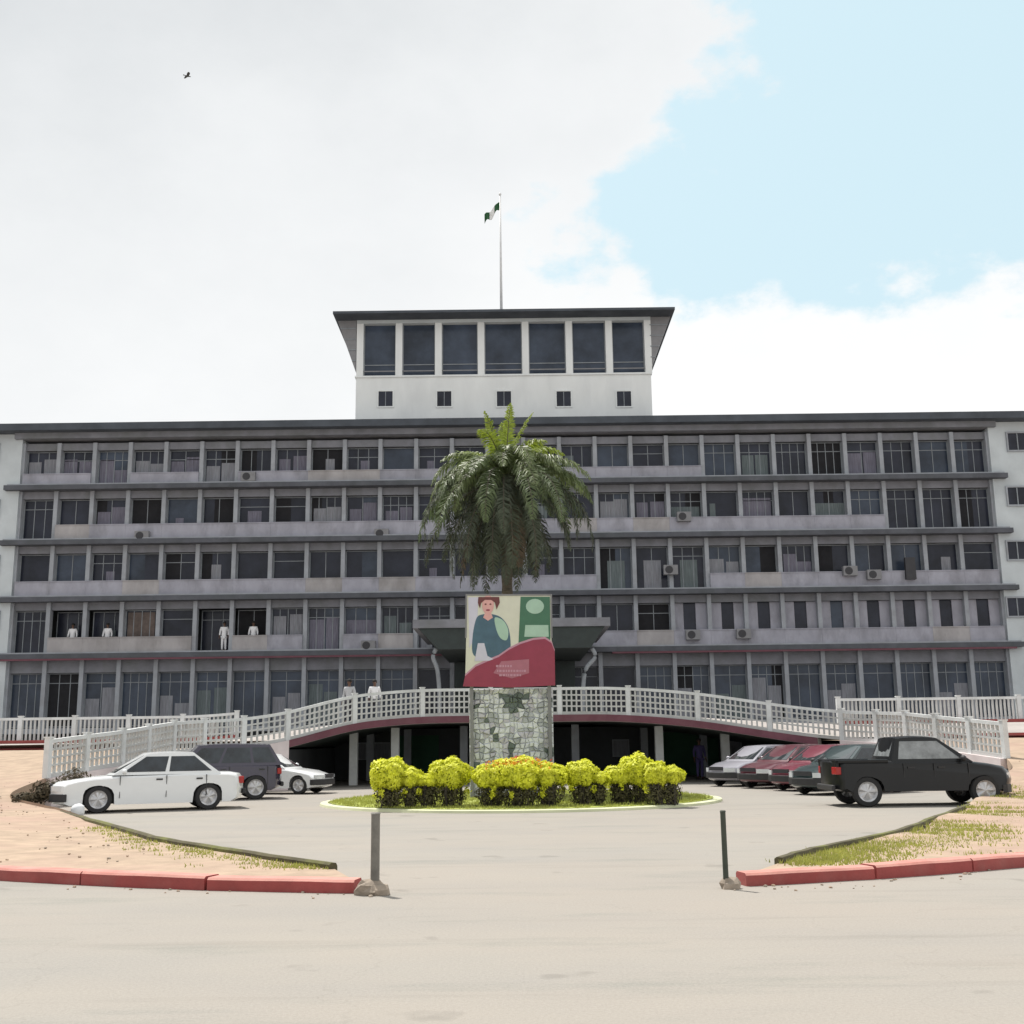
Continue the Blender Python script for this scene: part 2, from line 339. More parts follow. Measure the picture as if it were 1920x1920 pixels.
# ------------------------------------------------------------------ ground, verges, deck
g = MB(); g.add([(-400, -60, 0), (400, -60, 0), (400, 500, 0), (-400, 500, 0)], [(0, 1, 2, 3)]); tag(g.build('ground', M['ground']), kind='structure')
def vh(x, y): return base_h(y)+.05*sin(x*1.3+y*.7)*sm(16, 20, y)*(1-sm(36, 42, y))
polyL = [(p.x, p.y) for p in kerbL] + [(-90, 62)] + [(-90, 43.4), ] 
polyL = [(p.x, p.y) for p in kerbL if p.x > -60] + [(-60, 43.4), (-8.5, 43.4)] + [(p.x, p.y) for p in reversed(nearL) if p.x < -8.51] + [(p.x, p.y) for p in reversed(courtL[:-1])]
polyR = [(p.x, p.y) for p in kerbR if p.x < 60] + [(60, 43.4), (11.4, 43.4)] + [(p.x, p.y) for p in nearR if p.x > 11.5] + [(p.x, p.y) for p in reversed(courtR[:-1])]
tag(sheet('verge', polyL, vh, M['dirt'], .8, -.002), kind='structure')
tag(sheet('verge', polyR, vh, M['dirt'], .8, -.002), kind='structure')
front = [(p.x, p.y) for p in near if p.y >= 43.4]
polyD = [(-90, 43.4)] + front + [(90, 43.4), (90, 80), (-90, 80)]
polyD = [(-60, 43.4)] + front + [(60, 43.4), (60, 64.6), (-60, 64.6)]
tag(sheet('terrace_road', polyD, H, M['deck'], .9), kind='structure')
for path, sgn in ((kerbL, 1), (kerbR, -1)):
    rk = random.Random(8); path = [V((p.x+rk.uniform(-.012, .012), p.y+rk.uniform(-.012, .012), rk.uniform(-.006, .004))) for p in path]
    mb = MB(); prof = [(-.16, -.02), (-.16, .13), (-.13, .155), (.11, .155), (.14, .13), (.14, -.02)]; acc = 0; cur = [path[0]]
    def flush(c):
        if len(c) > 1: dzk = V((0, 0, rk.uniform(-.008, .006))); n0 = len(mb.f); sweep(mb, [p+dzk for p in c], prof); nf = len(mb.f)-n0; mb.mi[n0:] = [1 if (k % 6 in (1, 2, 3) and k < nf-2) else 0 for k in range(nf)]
    dense = []
    for a_, b_ in zip(path, path[1:]):
        m_ = max(1, int((b_-a_).length/.3))
        for k in range(m_): dense.append(a_.lerp(b_, k/m_))
    dense.append(path[-1])
    for a_, b_ in zip(dense, dense[1:]):
        acc += (b_-a_).length
        if acc > 1.5:
            e_ = (b_-a_).normalized(); cur.append(b_-e_*.012); flush(cur); cur = [b_+e_*.004]; acc = 0
        else: cur.append(b_)
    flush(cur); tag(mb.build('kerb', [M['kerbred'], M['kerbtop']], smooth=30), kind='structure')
rng = random.Random(3)
for path in (courtL, courtR):
    mb = MB(); pth = [V((p.x+rng.uniform(-.03, .03), p.y+rng.uniform(-.03, .03), base_h(p.y)*0)) for p in path[:-6]]
    sweep(mb, pth, [(-.06, -.02), (-.06, .155), (-.03, .18), (.04, .175), (.06, .14), (.06, -.02)]); tag(mb.build('court_edging', M['edging'], smooth=30), kind='structure')
    # retained bank behind the edging where the verge climbs
    mb = MB(); vs = []; fs = []
    for i, p in enumerate(path): vs += [(p.x, p.y, -.02), (p.x, p.y, base_h(p.y)+.01)]
    fs = [(2*i, 2*i+1, 2*i+3, 2*i+2) for i in range(len(path)-1)]; mb.add(vs, fs); tag(mb.build('verge_bank', M['dirt']), kind='structure')
for sx, x1 in ((-1, -13.9), (1, 15.6)):      # red kerb along the raised road
    mb = MB(); pth = [V((x1+sx*k*2, 43.9+.0*k, 0)) for k in range(24)]
    for p in pth: p.z = H(p.x, 43.9)
    if sx > 0: pass
    sweep(mb, pth, [(-.14, -.35), (-.14, .14), (.14, .14), (.14, -.35)]); tag(mb.build('kerb', M['kerbred']), kind='structure')
def blades(mb, x, y, z, h, n, spread, rnd):
    for k in range(n):
        a = rnd.uniform(0, 2*pi); r = spread*sqrt(rnd.random()); px = x+r*cos(a); py = y+r*sin(a); hh = h*rnd.uniform(.5, 1.2); t = rnd.uniform(0, 2*pi); wd = .012
        lx, ly = rnd.uniform(-.5, .5)*hh, rnd.uniform(-.5, .5)*hh
        mb.add([(px-wd*cos(t), py-wd*sin(t), z), (px+wd*cos(t), py+wd*sin(t), z), (px+lx, py+ly, z+hh)], [(0, 1, 2)])
gr = MB(); rng = random.Random(11)
for i in range(1100):
    t = rng.random()**1.0; q = courtR[int(t*(len(courtR)-12))]; d = abs(rng.gauss(0, .5+1.0*t))
    x = q.x+d*.9+.1; y = q.y-d*.25+rng.uniform(-.3, .3)
    if y < 14.6: continue
    blades(gr, x, y, base_h(y)-.01, .06, 9, .2, rng)
for i in range(200):
    q = courtL[int(rng.random()**1.6*(len(courtL)-20))]; d = abs(rng.gauss(0, .35)); x = q.x-d-.1; y = q.y-.2*d+rng.uniform(-.2, .2)
    if y < 15: continue
    blades(gr, x, y, base_h(y)-.01, .05, 9, .16, rng)
tag(gr.build('grass', M['blade']), kind='stuff')
lt = MB(); rng = random.Random(77)
for i in range(420):
    if i % 4 == 0: q = rng.choice((kerbL[:30], kerbR[:30])); p = rng.choice(q); x = p.x+rng.uniform(-.5, .5); y = p.y-abs(rng.gauss(0, .22))-.2; z = 0
    else:
        q = rng.choice((courtL, courtR)); p = rng.choice(q); sg = -1 if q is courtL else 1; x = p.x+sg*abs(rng.gauss(0, 2.2)); y = p.y-abs(rng.gauss(0, .8)); z = base_h(y)
        if y < 15.8: continue
    r0 = rng.uniform(.006, .028); lt.ell((x, y, z+r0*.3), (r0, r0*rng.uniform(.6, 1.2), r0*.6), 5, 4, rng.randrange(2), .2, rng)
tag(lt.build('gravel', [M['block'], M['dirt']]), kind='stuff')
# ------------------------------------------------------------------ building
Dw = 64.0
zc = lambda py, Y: at(950, py, Y).z
SL = 63.35                                         # slab front edge
FZ = [2.70, zc(1214, SL), zc(1107, SL), zc(1000, SL), zc(897, SL), zc(806, SL)]
X0, NB, BW = at(34, 1000, Dw).x, 27, 0
X1 = at(1866, 990, Dw).x; BW = (X1-X0)/NB
bld = empty('hospital_building', (0, 64, 0)); OFF = V((0, -64, 0))
tag(bld, 'long grey five storey hospital block with open galleries and a tower room on its roof', 'building')
def bpart(mb, name, m, parent=None, **k):
    mb.v = [(a, b-64, c) for a, b, c in mb.v]; return mb.build(name, m, parent or bld, **k)
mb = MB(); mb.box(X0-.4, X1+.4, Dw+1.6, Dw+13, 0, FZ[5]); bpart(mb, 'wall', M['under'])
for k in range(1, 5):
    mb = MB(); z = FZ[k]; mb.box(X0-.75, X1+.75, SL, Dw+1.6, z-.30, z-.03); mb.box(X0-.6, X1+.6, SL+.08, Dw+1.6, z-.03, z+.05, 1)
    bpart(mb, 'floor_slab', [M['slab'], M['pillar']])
mb = MB(); mb.box(X0-.4, X1+.4, Dw-.2, Dw+1.6, FZ[0]-.3, FZ[0]-.01); bpart(mb, 'floor_slab', M['pillar'])
mb = MB(); z = FZ[5]; mb.box(X0-10, X1+10, 62.9, 78, z+.22, z+.62); mb.box(X0-.4, X1+.4, SL+.15, Dw+1.6, z-.12, z+.22, 1); bpart(mb, 'roof', [M['roof'], M['lintel']])
# maroon band under the lowest visible slab
mb = MB(); mb.box(X0-.3, X0+BW*12.1, SL+.02, SL+.2, FZ[1]-.40, FZ[1]-.302); mb.box(X0+BW*16.3, X1+.3, SL+.02, SL+.2, FZ[1]-.40, FZ[1]-.302); bpart(mb, 'fascia_band', M['maroon'])
for k in range(5):
    mb = MB(); top = FZ[k+1]-.302; mb.box(X0, X1, Dw+.04, Dw+.2, top-(.42 if k else .75), top); bpart(mb, 'lintel', M['lintel'])
for i in range(NB+1):
    x = X0+i*BW; mb = MB()
    for k in range(5): mb.box(x-.115, x+.115, Dw-.10, Dw+.32, FZ[k]+(.051 if k else 0), FZ[k+1]-.305)
    bpart(mb, 'pillar', M['pillar'])
ROWS = {  # left to right, 27 bays: o open dark, c curtained, f full height, g full height with curtain, n narrow slot in wall, d dark doorway, w boarded
 4: 'ccgccgocooooooooooofgffgffff'[:27],
 3: 'focooooocccooooocccococoffff'[:27],
 2: 'oooooooooooooooodddcocoooooo'[:27],
 1: 'foowofocgccgoooooonnnnnnnnnf'[:27],
 0: 'ffgfggfggffoooooofgggfgffgff'[:27]}
cand = []
for k, row in ROWS.items():
    for i, ch in enumerate(row):
        hid = (11 <= i <= 15 and k >= 2) or (10 <= i <= 16 and k <= 1)
        score = (5 if not hid else 0) + (k > 0)*1 + random.random()*.2
        cand.append((score, k, i, ch))
cand.sort(reverse=True)
stuff_mb = MB(); rng = random.Random(5)
WMAT = [M['frame'], M['glass'], M['cur1'], M['cur2'], M['cur3'], M['cur4'], M['glass_b'], M['plaster_warm']]
row_par = lambda k, i: ROWS[k][i] in 'ocwn' and not (k == 0 and ROWS[k][i] == 'o')
for idx, (sc_, k, i, ch) in enumerate(cand):
    xa = X0+i*BW+.115; xb = X0+(i+1)*BW-.115; zf = FZ[k]+.05; zt = FZ[k+1]-.31-(.42 if k else .75)
    par = ch in 'ocwn'
    if k == 4: ph = .62
    else: ph = .80
    if k == 0 and ch == 'o': par = False
    if par:
        e0 = .112 if i > 0 and row_par(k, i-1) else 0; e1 = .112 if i < NB-1 and row_par(k, i+1) else 0
        mb = MB(); mb.box(xa-e0, xb+e1, Dw-.22, Dw-.103, zf, zf+ph); mb.box(xa, xb, Dw-.102, Dw+.14, zf+ph-.3, zf+ph-.004); mb.box(xa-e0, xb+e1, Dw-.25, Dw-.103, zf+ph, zf+ph+.05)
        bpart(mb, 'parapet', M['plaster_warm'] if (k == 1 and i < 6) or rng.random() < .2 else M['plaster'])
    za = zf+ph+.05 if par else zf
    yb = Dw+(1.0 if k == 1 and i in (1, 2, 5, 6) else .38)
    fr = MB(); pn = MB(); cu = MB()
    t = .05
    if ch == 'n':      # wall with a narrow slot
        wx = .42*(xb-xa); xl = xa+rng.uniform(.5, .62); xr = xl+wx*.9
        fr.box(xa, xl, yb-.12, yb, za, zt); fr.box(xr, xb, yb-.12, yb, za, zt)
        pn.box(xl, xr, yb-.03, yb-.01, za, zt); cm = 1
        fm = M['plaster']
    else:
        fm = M['frame']
        for a, b in ((xa, xa+t), (xb-t, xb)): fr.box(a, b, yb-.06, yb, za, zt)
        fr.box(xa+t, xb-t, yb-.06, yb, za, za+t); fr.box(xa+t, xb-t, yb-.06, yb, zt-t, zt)
        nm = rng.choice((1, 2, 2, 3)) if ch not in 'od' else rng.choice((0, 1, 1, 2))
        for q in range(nm):
            xm = xa+(xb-xa)*(q+1)/(nm+1); fr.box(xm-.02, xm+.02, yb-.055, yb-.005, za+t, zt-t)
        if ch in 'fg' or rng.random() < .3:
            zm = zt-.55; fr.box(xa+t, xb-t, yb-.05, yb-.008, zm-.02, zm+.02)
        nl = rng.choice((1, 2, 2, 3))
        for q in range(nl): pn.box(xa+t+(xb-xa-2*t)*q/nl, xa+t+(xb-xa-2*t)*(q+1)/nl-.001, yb-.03+rng.uniform(0, .006), yb-.015, za+t, zt-t, rng.choice((0, 0, 1)))
    if ch in 'cgdw' and not (k == 0 and ch == 'o'):
        hh = zt-za
        segs = {'c': rng.choice((1, 2, 2)), 'g': 2, 'd': 1, 'w': 1}[ch]
        for q in range(segs):
            fx = (xb-xa-.12); a = xa+.06+fx*q/segs+rng.uniform(0, .12); b = xa+.06+fx*(q+1)/segs-rng.uniform(0, .12)
            f0 = rng.uniform(.4, .8) if ch != 'w' else .95
            if ch == 'd': a = xa+.45; b = xb-.4; f0 = .7
            cu.box(a, b, yb-.05, yb-.033, za+.06, za+.06+(hh-.12)*f0)
    elif rng.random() < .35 and ch == 'o':
        a = xa+rng.uniform(.08, .9); b = min(xb-.08, a+rng.uniform(.3, .8)); cu.box(a, b, yb-.05, yb-.033, za+.06, za+(zt-za)*rng.uniform(.25, .6))
    cm = M['cur4'] if ch == 'w' else (rng.choice((M['cur1'], M['cur2'], M['cur1'], M['cur3'])) if k else rng.choice((M['cur2'], M['cur3'], M['cur2'])))
    gm = M['glass_b'] if (k == 0 or rng.random() < .15) and not (k == 0 and ch == 'o') else M['glass']
    if idx < 100:
        wo = bpart(fr, 'window', fm); bpart(pn, 'pane', [gm, M['glass_d'] if rng.random() < .6 else M['glass_b']], wo)
        if cu.v: bpart(cu, 'curtain', cm, wo)
    else:
        for src, mi in ((fr, WMAT.index(fm) if fm in WMAT else 7), (pn, WMAT.index(gm)), (cu, WMAT.index(cm))):
            stuff_mb.add(src.v, src.f, mi)
so = bpart(stuff_mb, 'window', WMAT); so['kind'] = 'stuff'
# wall mounted units
def ac(px, py, m1, sx=.8, sz=.55):
    p = at(px, py, SL+.1); mb = MB(); mb.box(p.x-sx/2, p.x+sx/2, Dw-.56, Dw-.222, p.z-sz/2, p.z+sz/2)
    o = bpart(mb, 'air_conditioner', m1, bevel=.02); q = MB(); q.tube([(p.x-.1, Dw-.562, p.z), (p.x-.1, Dw-.575, p.z)], sz*.4, 14); bpart(q, 'fan_grille', M['acd'], o)
for a in ((1283, 968, 'acm'), (1640, 1077, 'acm'), (1595, 1070, 'acm'), (465, 893, 'acm'), (715, 1000, 'acm'), (1300, 1190, 'acm'), (1395, 1188, 'acm'), (690, 1210, 'acm'), (1258, 1068, 'acm'), (265, 1004, 'acm')): ac(a[0], a[1], M[a[2]])
mb = MB(); p = at(1706, 1066, 63.7); mb.box(p.x-.28, p.x+.28, Dw-.45, Dw-.222, p.z-.62, p.z+.62); bpart(mb, 'duct_box', M['acd'])
# wings
for s, xi in ((-1, X0-.02), (1, X1+.02)):
    mb = MB(); xo = xi+s*10; a, b = min(xi, xo), max(xi, xo)
    hs = []
    if s > 0:
        for py in (828, 930, 1032, 1138): p = at(1908, py, 63.7); hs.append(p)
    else:
        for py in (850, 955, 1060, 1165): p = at(-22, py, 63.7); hs.append(p)
    mb.box(a, b, 63.75, 77.5, 0, FZ[5]+.21)
    wo = bpart(mb, 'wing', M['wing'])
    for p in hs:
        f = MB(); w2, h2 = .55, .5
        for q in ((p.x-w2-.09, p.x-w2, p.z-h2-.09, p.z+h2+.09), (p.x+w2, p.x+w2+.09, p.z-h2-.09, p.z+h2+.09), (p.x-w2, p.x+w2, p.z+h2, p.z+h2+.09), (p.x-w2, p.x+w2, p.z-h2-.09, p.z-h2)): f.box(q[0], q[1], 63.66, 63.75, q[2], q[3])
        f.box(p.x-w2, p.x+w2, 63.735, 63.748, p.z-h2, p.z+h2, 1); f.box(p.x-.03, p.x+.03, 63.70, 63.734, p.z-h2, p.z+h2, 2)
        bpart(f, 'window', [M['pillar'], M['glass'], M['frame']], wo)
# tower room
TY = 65.0
a = at(667, 740, TY); b = at(1222, 740, TY); tz0 = FZ[5]+.6; tz1 = at(945, 702, TY).z; tz2 = at(945, 604, TY).z; tz3 = at(945, 584, TY-1.2).z
tw = MB(); tw.box(a.x, b.x, TY, TY+9, tz0, tz1-.1); tw.box(a.x-.06, b.x+.06, TY-.08, TY+9, tz1-.1, tz1, 0); tw.box(a.x+.1, b.x-.1, TY+1.4, TY+8.9, tz1, tz2, 1)
to = bpart(tw, 'tower', [M['tower'], M['under']])
for px in (723, 833, 945, 1057, 1170):
    p = at(px, 748, TY); f = MB(); w2, h2 = .42, .46
    for q in ((p.x-w2-.08, p.x-w2, p.z-h2-.08, p.z+h2+.08), (p.x+w2, p.x+w2+.08, p.z-h2-.08, p.z+h2+.08), (p.x-w2, p.x+w2, p.z+h2, p.z+h2+.08), (p.x-w2, p.x+w2, p.z-h2-.08, p.z-h2)): f.box(q[0], q[1], TY-.05, TY+.0, q[2], q[3])
    f.box(p.x-w2, p.x+w2, TY-.012, TY-.002, p.z-h2, p.z+h2, 1); f.box(p.x-.02, p.x+.02, TY-.03, TY-.0125, p.z-h2, p.z+h2, 2); bpart(f, 'window', [M['tower'], M['glass'], M['frame']], to)
px = [675, 748, 822, 902, 985, 1067, 1142, 1215]; cx = [at(q, 650, TY).x for q in px]
for q in cx:
    f = MB(); f.box(q-.2, q+.2, TY-.02, TY+.4, tz1, tz2); bpart(f, 'tower_pillar', M['tower'], to)
f = MB(); f.box(cx[0]-.2, cx[-1]+.2, TY-.05, TY+.4, tz2, tz2+.36); bpart(f, 'beam', M['wing'], to)
for u, v in zip(cx, cx[1:]):
    f = MB(); u += .2; v -= .2
    f.box(u, u+.06, TY+.3, TY+.36, tz1, tz2); f.box(v-.06, v, TY+.3, TY+.36, tz1, tz2); f.box(u+.06, v-.06, TY+.3, TY+.36, tz1, tz1+.06); f.box(u+.06, v-.06, TY+.3, TY+.36, tz1+.75, tz1+.80)
    wo = bpart(f, 'window', M['frame'], to); f = MB(); f.box(u+.06, v-.06, TY+.34, TY+.35, tz1+.06, tz2); bpart(f, 'pane', M['glass_b'], wo)
    f = MB(); f.box(u, v, TY+.05, TY+.09, tz1+.28, tz1+.34); bpart(f, 'hand_rail', M['acm'], wo)
rl = at(624, 590, TY-1.2); rr = at(1266, 590, TY-1.2)
f = MB(); f.add([(rl.x, TY-1.2, tz2+.36), (rr.x, TY-1.2, tz2+.36), (rr.x, TY+10.2, tz2+.36), (rl.x, TY+10.2, tz2+.36), (rl.x, TY-1.2, tz3), (rr.x, TY-1.2, tz3), (rr.x, TY+10.2, tz3), (rl.x, TY+10.2, tz3)], [(3, 2, 1, 0), (4, 5, 6, 7), (0, 1, 5, 4), (1, 2, 6, 5), (2, 3, 7, 6), (3, 0, 4, 7)]); bpart(f, 'tower_roof', M['roof'], to)
for s, xe, xo in ((-1, a.x, rl.x+.05), (1, b.x, rr.x-.05)):
    f = MB(); zb = at(945, 694, TY).z; y0, y1 = TY-.0, TY+9
    xi = xe+s*.02; vs = [(xi, y0, zb), (xo, y0, tz2+.35), (xi, y0, tz2+.35), (xi, y1, zb), (xo, y1, tz2+.35), (xi, y1, tz2+.35)]
    f.add(vs, [(0, 1, 2), (5, 4, 3), (0, 3, 4, 1), (1, 4, 5, 2), (2, 5, 3, 0)])
    for q in range(4):      # slats across the triangular fin
        t = .2+.2*q; zz = zb+(tz2+.35-zb)*t; xq = xi+(xo-xi)*t; f.box(min(xi, xq), max(xi, xq), y0-.04, y0-.002, zz, zz+.06, 1)
    bpart(f, 'flared_fin', [M['acm'], M['frame']], to)
# entrance canopy
cv = lambda px_, py_, Y: at(px_, py_, Y)
ca = at(778, 1170, 54); cb = at(1140, 1170, 54); cz1 = at(955, 1160, 54).z; cz0 = at(955, 1176, 54).z; czb = at(955, 1216, 54).z; ia = at(822, 1216, 54).x; ib = at(1108, 1216, 54).x
f = MB(); f.box(ca.x-.1, cb.x+.1, 53.9, 63.3, cz0, cz1); co = bpart(f, 'entrance_canopy', M['lintel'])
f = MB(); vs = [(ca.x+.15, 54, cz0-.003), (cb.x-.15, 54, cz0-.003), (ib, 54, czb), (ia, 54, czb)]; vs += [(q[0], 63.2, q[2]) for q in vs]; f.add(vs, [(0, 3, 2, 1), (4, 5, 6, 7), (0, 1, 5, 4), (1, 2, 6, 5), (2, 3, 7, 6), (3, 0, 4, 7)]); bpart(f, 'canopy_beam', M['canopy'], co)
for s, pts in ((-1, [(818, 1216), (812, 1232), (820, 1256), (824, 1300), (824, 1340)]), (1, [(1110, 1216), (1116, 1232), (1098, 1256), (1093, 1300), (1093, 1340)])):
    q = spline([at(x, y, 54.3) for x, y in pts], 5); q = [V((v.x, 54.3, max(v.z, 2.6))) for v in q]; f = MB(); f.tube(q, .10, 8); bpart(f, 'curved_column', M['frame'], co, smooth=True)
f = MB(); f.box(ia+.3, ib-.3, 62.9, 63.3, 2.72, czb-.01); bpart(f, 'entrance_wall', M['canopy'])
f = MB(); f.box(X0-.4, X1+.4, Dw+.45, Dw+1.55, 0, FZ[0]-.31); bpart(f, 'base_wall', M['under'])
# flagpole, flag, bird
p = at(940, 578, TY+2); pt = at(940, 366, TY+2)
fp = empty('flagpole', (p.x, TY+2, tz3)); tag(fp, 'tall slim pale flagpole standing on the roof of the tower room', 'flagpole')
f = MB(); f.tube([(0, 0, -.02), (0, 0, pt.z-tz3)], [.10, .045], 10); f.build('pole', M['polem'], fp, smooth=True)
f = MB(); f.ell((0, 0, pt.z-tz3+.06), (.09, .09, .09), 10, 6); f.build('finial', M['polem'], fp, smooth=True)
f = MB(); f.tube([(0, 0, -.01), (0, 0, .4)], .2, 12); f.build('base', M['acm'], fp)
fl = empty('flag', (p.x, TY+2, at(940, 385, TY+2).z)); tag(fl, 'green white green flag drooping to the left from the flagpole', 'flag')
for bnd, mm in ((0, 'fgreen'), (1, 'fwhite'), (2, 'fgreen')):
    f = MB(); vs = []; nx, nz = 5, 8
    for i in range(nx+1):
        u = (bnd+i/nx)/3
        for j in range(nz+1):
            v = j/nz; x = -.05-u*.95; z = .25-u*.95-v*(.55)+.1*sin(u*9); y = .12*sin(u*11+v*2)
            vs.append((x, y, z))
    f.add(vs, [(i*(nz+1)+j, (i+1)*(nz+1)+j, (i+1)*(nz+1)+j+1, i*(nz+1)+j+1) for i in range(nx) for j in range(nz)])
    o = f.build('flag_band', M[mm], fl, smooth=True); sd_ = o.modifiers.new('thick', 'SOLIDIFY'); sd_.thickness = .012
p = at(352, 143, 62); bd = empty('bird', p, .6); tag(bd, 'small dark bird flying in the grey sky at the upper left', 'bird')
f = MB(); f.tube([(-.17, 0, 0), (-.1, 0, .01), (0, 0, 0), (.08, 0, .015), (.13, 0, .03), (.16, 0, .025), (.20, 0, .015)], [.012, .03, .045, .035, .028, .022, .004], 8)
f.add([(-.15, -.03, 0), (-.15, .03, 0), (-.28, .06, 0), (-.28, -.06, 0), (-.15, 0, .015)], [(0, 1, 2, 3), (0, 4, 1), (1, 4, 2), (2, 4, 3), (3, 4, 0)])
f.build('body', M['bird'], bd, smooth=True)
for s in (-1, 1):
    f = MB(); vs = []
    for x0_, x1_, y, z in ((.06, -.08, .02, .02), (.08, -.10, .16, .09), (.04, -.10, .28, .08), (-.04, -.10, .40, .04)): vs += [(x0_, s*y, z), (x1_, s*y, z), (x1_*.5+x0_*.5, s*y, z+.012)]
    f.add(vs, [q for i in range(3) for q in ((3*i, 3*i+3, 3*i+5, 3*i+2), (3*i+2, 3*i+5, 3*i+4, 3*i+1), (3*i+1, 3*i+4, 3*i+3, 3*i))]+[(9, 10, 11), (0, 2, 1)]); f.build('wing', M['bird'], bd)
# ------------------------------------------------------------------ ramp bridge structure under the terrace
rb = empty('ramp_bridge', (0, 46, 0)); tag(rb, 'curved concrete entrance bridge with maroon edge in front of the building', 'bridge')
def rpart(mb, name, m, parent=None, **k):
    mb.v = [(a, b-46, c) for a, b, c in mb.v]; return mb.build(name, m, parent or rb, **k)
bp_ = [p for p in near if p.y >= 43.35 and p.x <= 12.2]
f = MB(); sweep(f, [p+V((0, 0, -.002)) for p in bp_], [(-.5, -.27), (-.5, -.02), (.16, -.02), (.16, -.27)]); rpart(f, 'deck_edge', M['deck'])
f = MB(); sweep(f, bp_, [(.162, -.26), (.162, -.0), (.2, -.0), (.2, -.26)]); rpart(f, 'edge_band', M['maroon'])
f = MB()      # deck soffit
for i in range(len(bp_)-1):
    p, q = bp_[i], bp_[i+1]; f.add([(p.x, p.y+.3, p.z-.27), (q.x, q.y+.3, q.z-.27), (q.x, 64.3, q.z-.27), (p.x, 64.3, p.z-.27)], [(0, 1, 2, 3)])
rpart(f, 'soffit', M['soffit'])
for x0_, x1_ in ((-13.0, -8.5), (12.05, 15)):
    pass
for xx in (-6.6, -4.9, 5.9, 8.6, 2.6, -2.2):
    for yy in ((47.5, 53) if abs(xx) > 3 else (50,)):
        f = MB(); zt = H(xx, 46.5)-.36; f.box(xx-.16, xx+.16, yy, yy+.32, 0, zt); rpart(f, 'column', M['white'] if yy < 50 else M['pillar'])
f = MB(); f.box(-8.5, 12.0, 55, 55.3, 0, 2.3)
rpart(f, 'rear_wall', M['under'])
for x0_, x1_, mm in ((-5.6, -3.6, 'underg'), (6.6, 9.6, 'underg'), (-1.6, 1.2, 'cur4')):
    f = MB(); f.box(x0_, x1_, 54.94, 54.998, .02, 2.0); rpart(f, 'panel', M[mm])
for x0_ in (-7.8, -6.7, 4.6, 9.9):
    f = MB(); f.box(x0_, x0_+.8, 54.93, 54.997, .9, 1.7, 0); f.box(x0_+.05, x0_+.75, 54.92, 54.929, .95, 1.65, 1); rpart(f, 'vent_window', [M['pillar'], M['cur2']])
# retaining walls
for path, side, lab in ((nearL, -1, 'pinkish white retaining wall behind the parked cars on the left'), (nearR, 1, 'pale retaining wall behind the black pickup on the right')):
    pts = [p for p in path if (p.x <= -8.4 if side < 0 else p.x >= 12.0)]
    pts = [p+V((0, 0, -.004)) for p in pts]
    f = MB(); vs = []
    sweep(f, [V((p.x, p.y, 0)) for p in pts], [(0, -.02), (0, 1), (0.22, 1), (.22, -.02)])
    # raise tops to the deck height
    n = 4
    for i, p in enumerate(pts):
        for k in (1, 2): j = i*n+k; f.v[j] = (f.v[j][0], f.v[j][1], p.z-.0)
    o = f.build('retaining_wall', M['abut']); tag(o, lab, 'wall')
    e = pts[-1] if side < 0 else pts[0]
    f = MB(); f.box(min(e.x, e.x+.3*side), max(e.x, e.x+.3*side), e.y-.1, 64, -.02, e.z-.345); tag(f.build('abutment_wall', M['under']), 'bridge abutment wall %s' % ('beside the distant white car under the bridge' if side < 0 else 'behind the row of parked cars on the right'), 'wall')
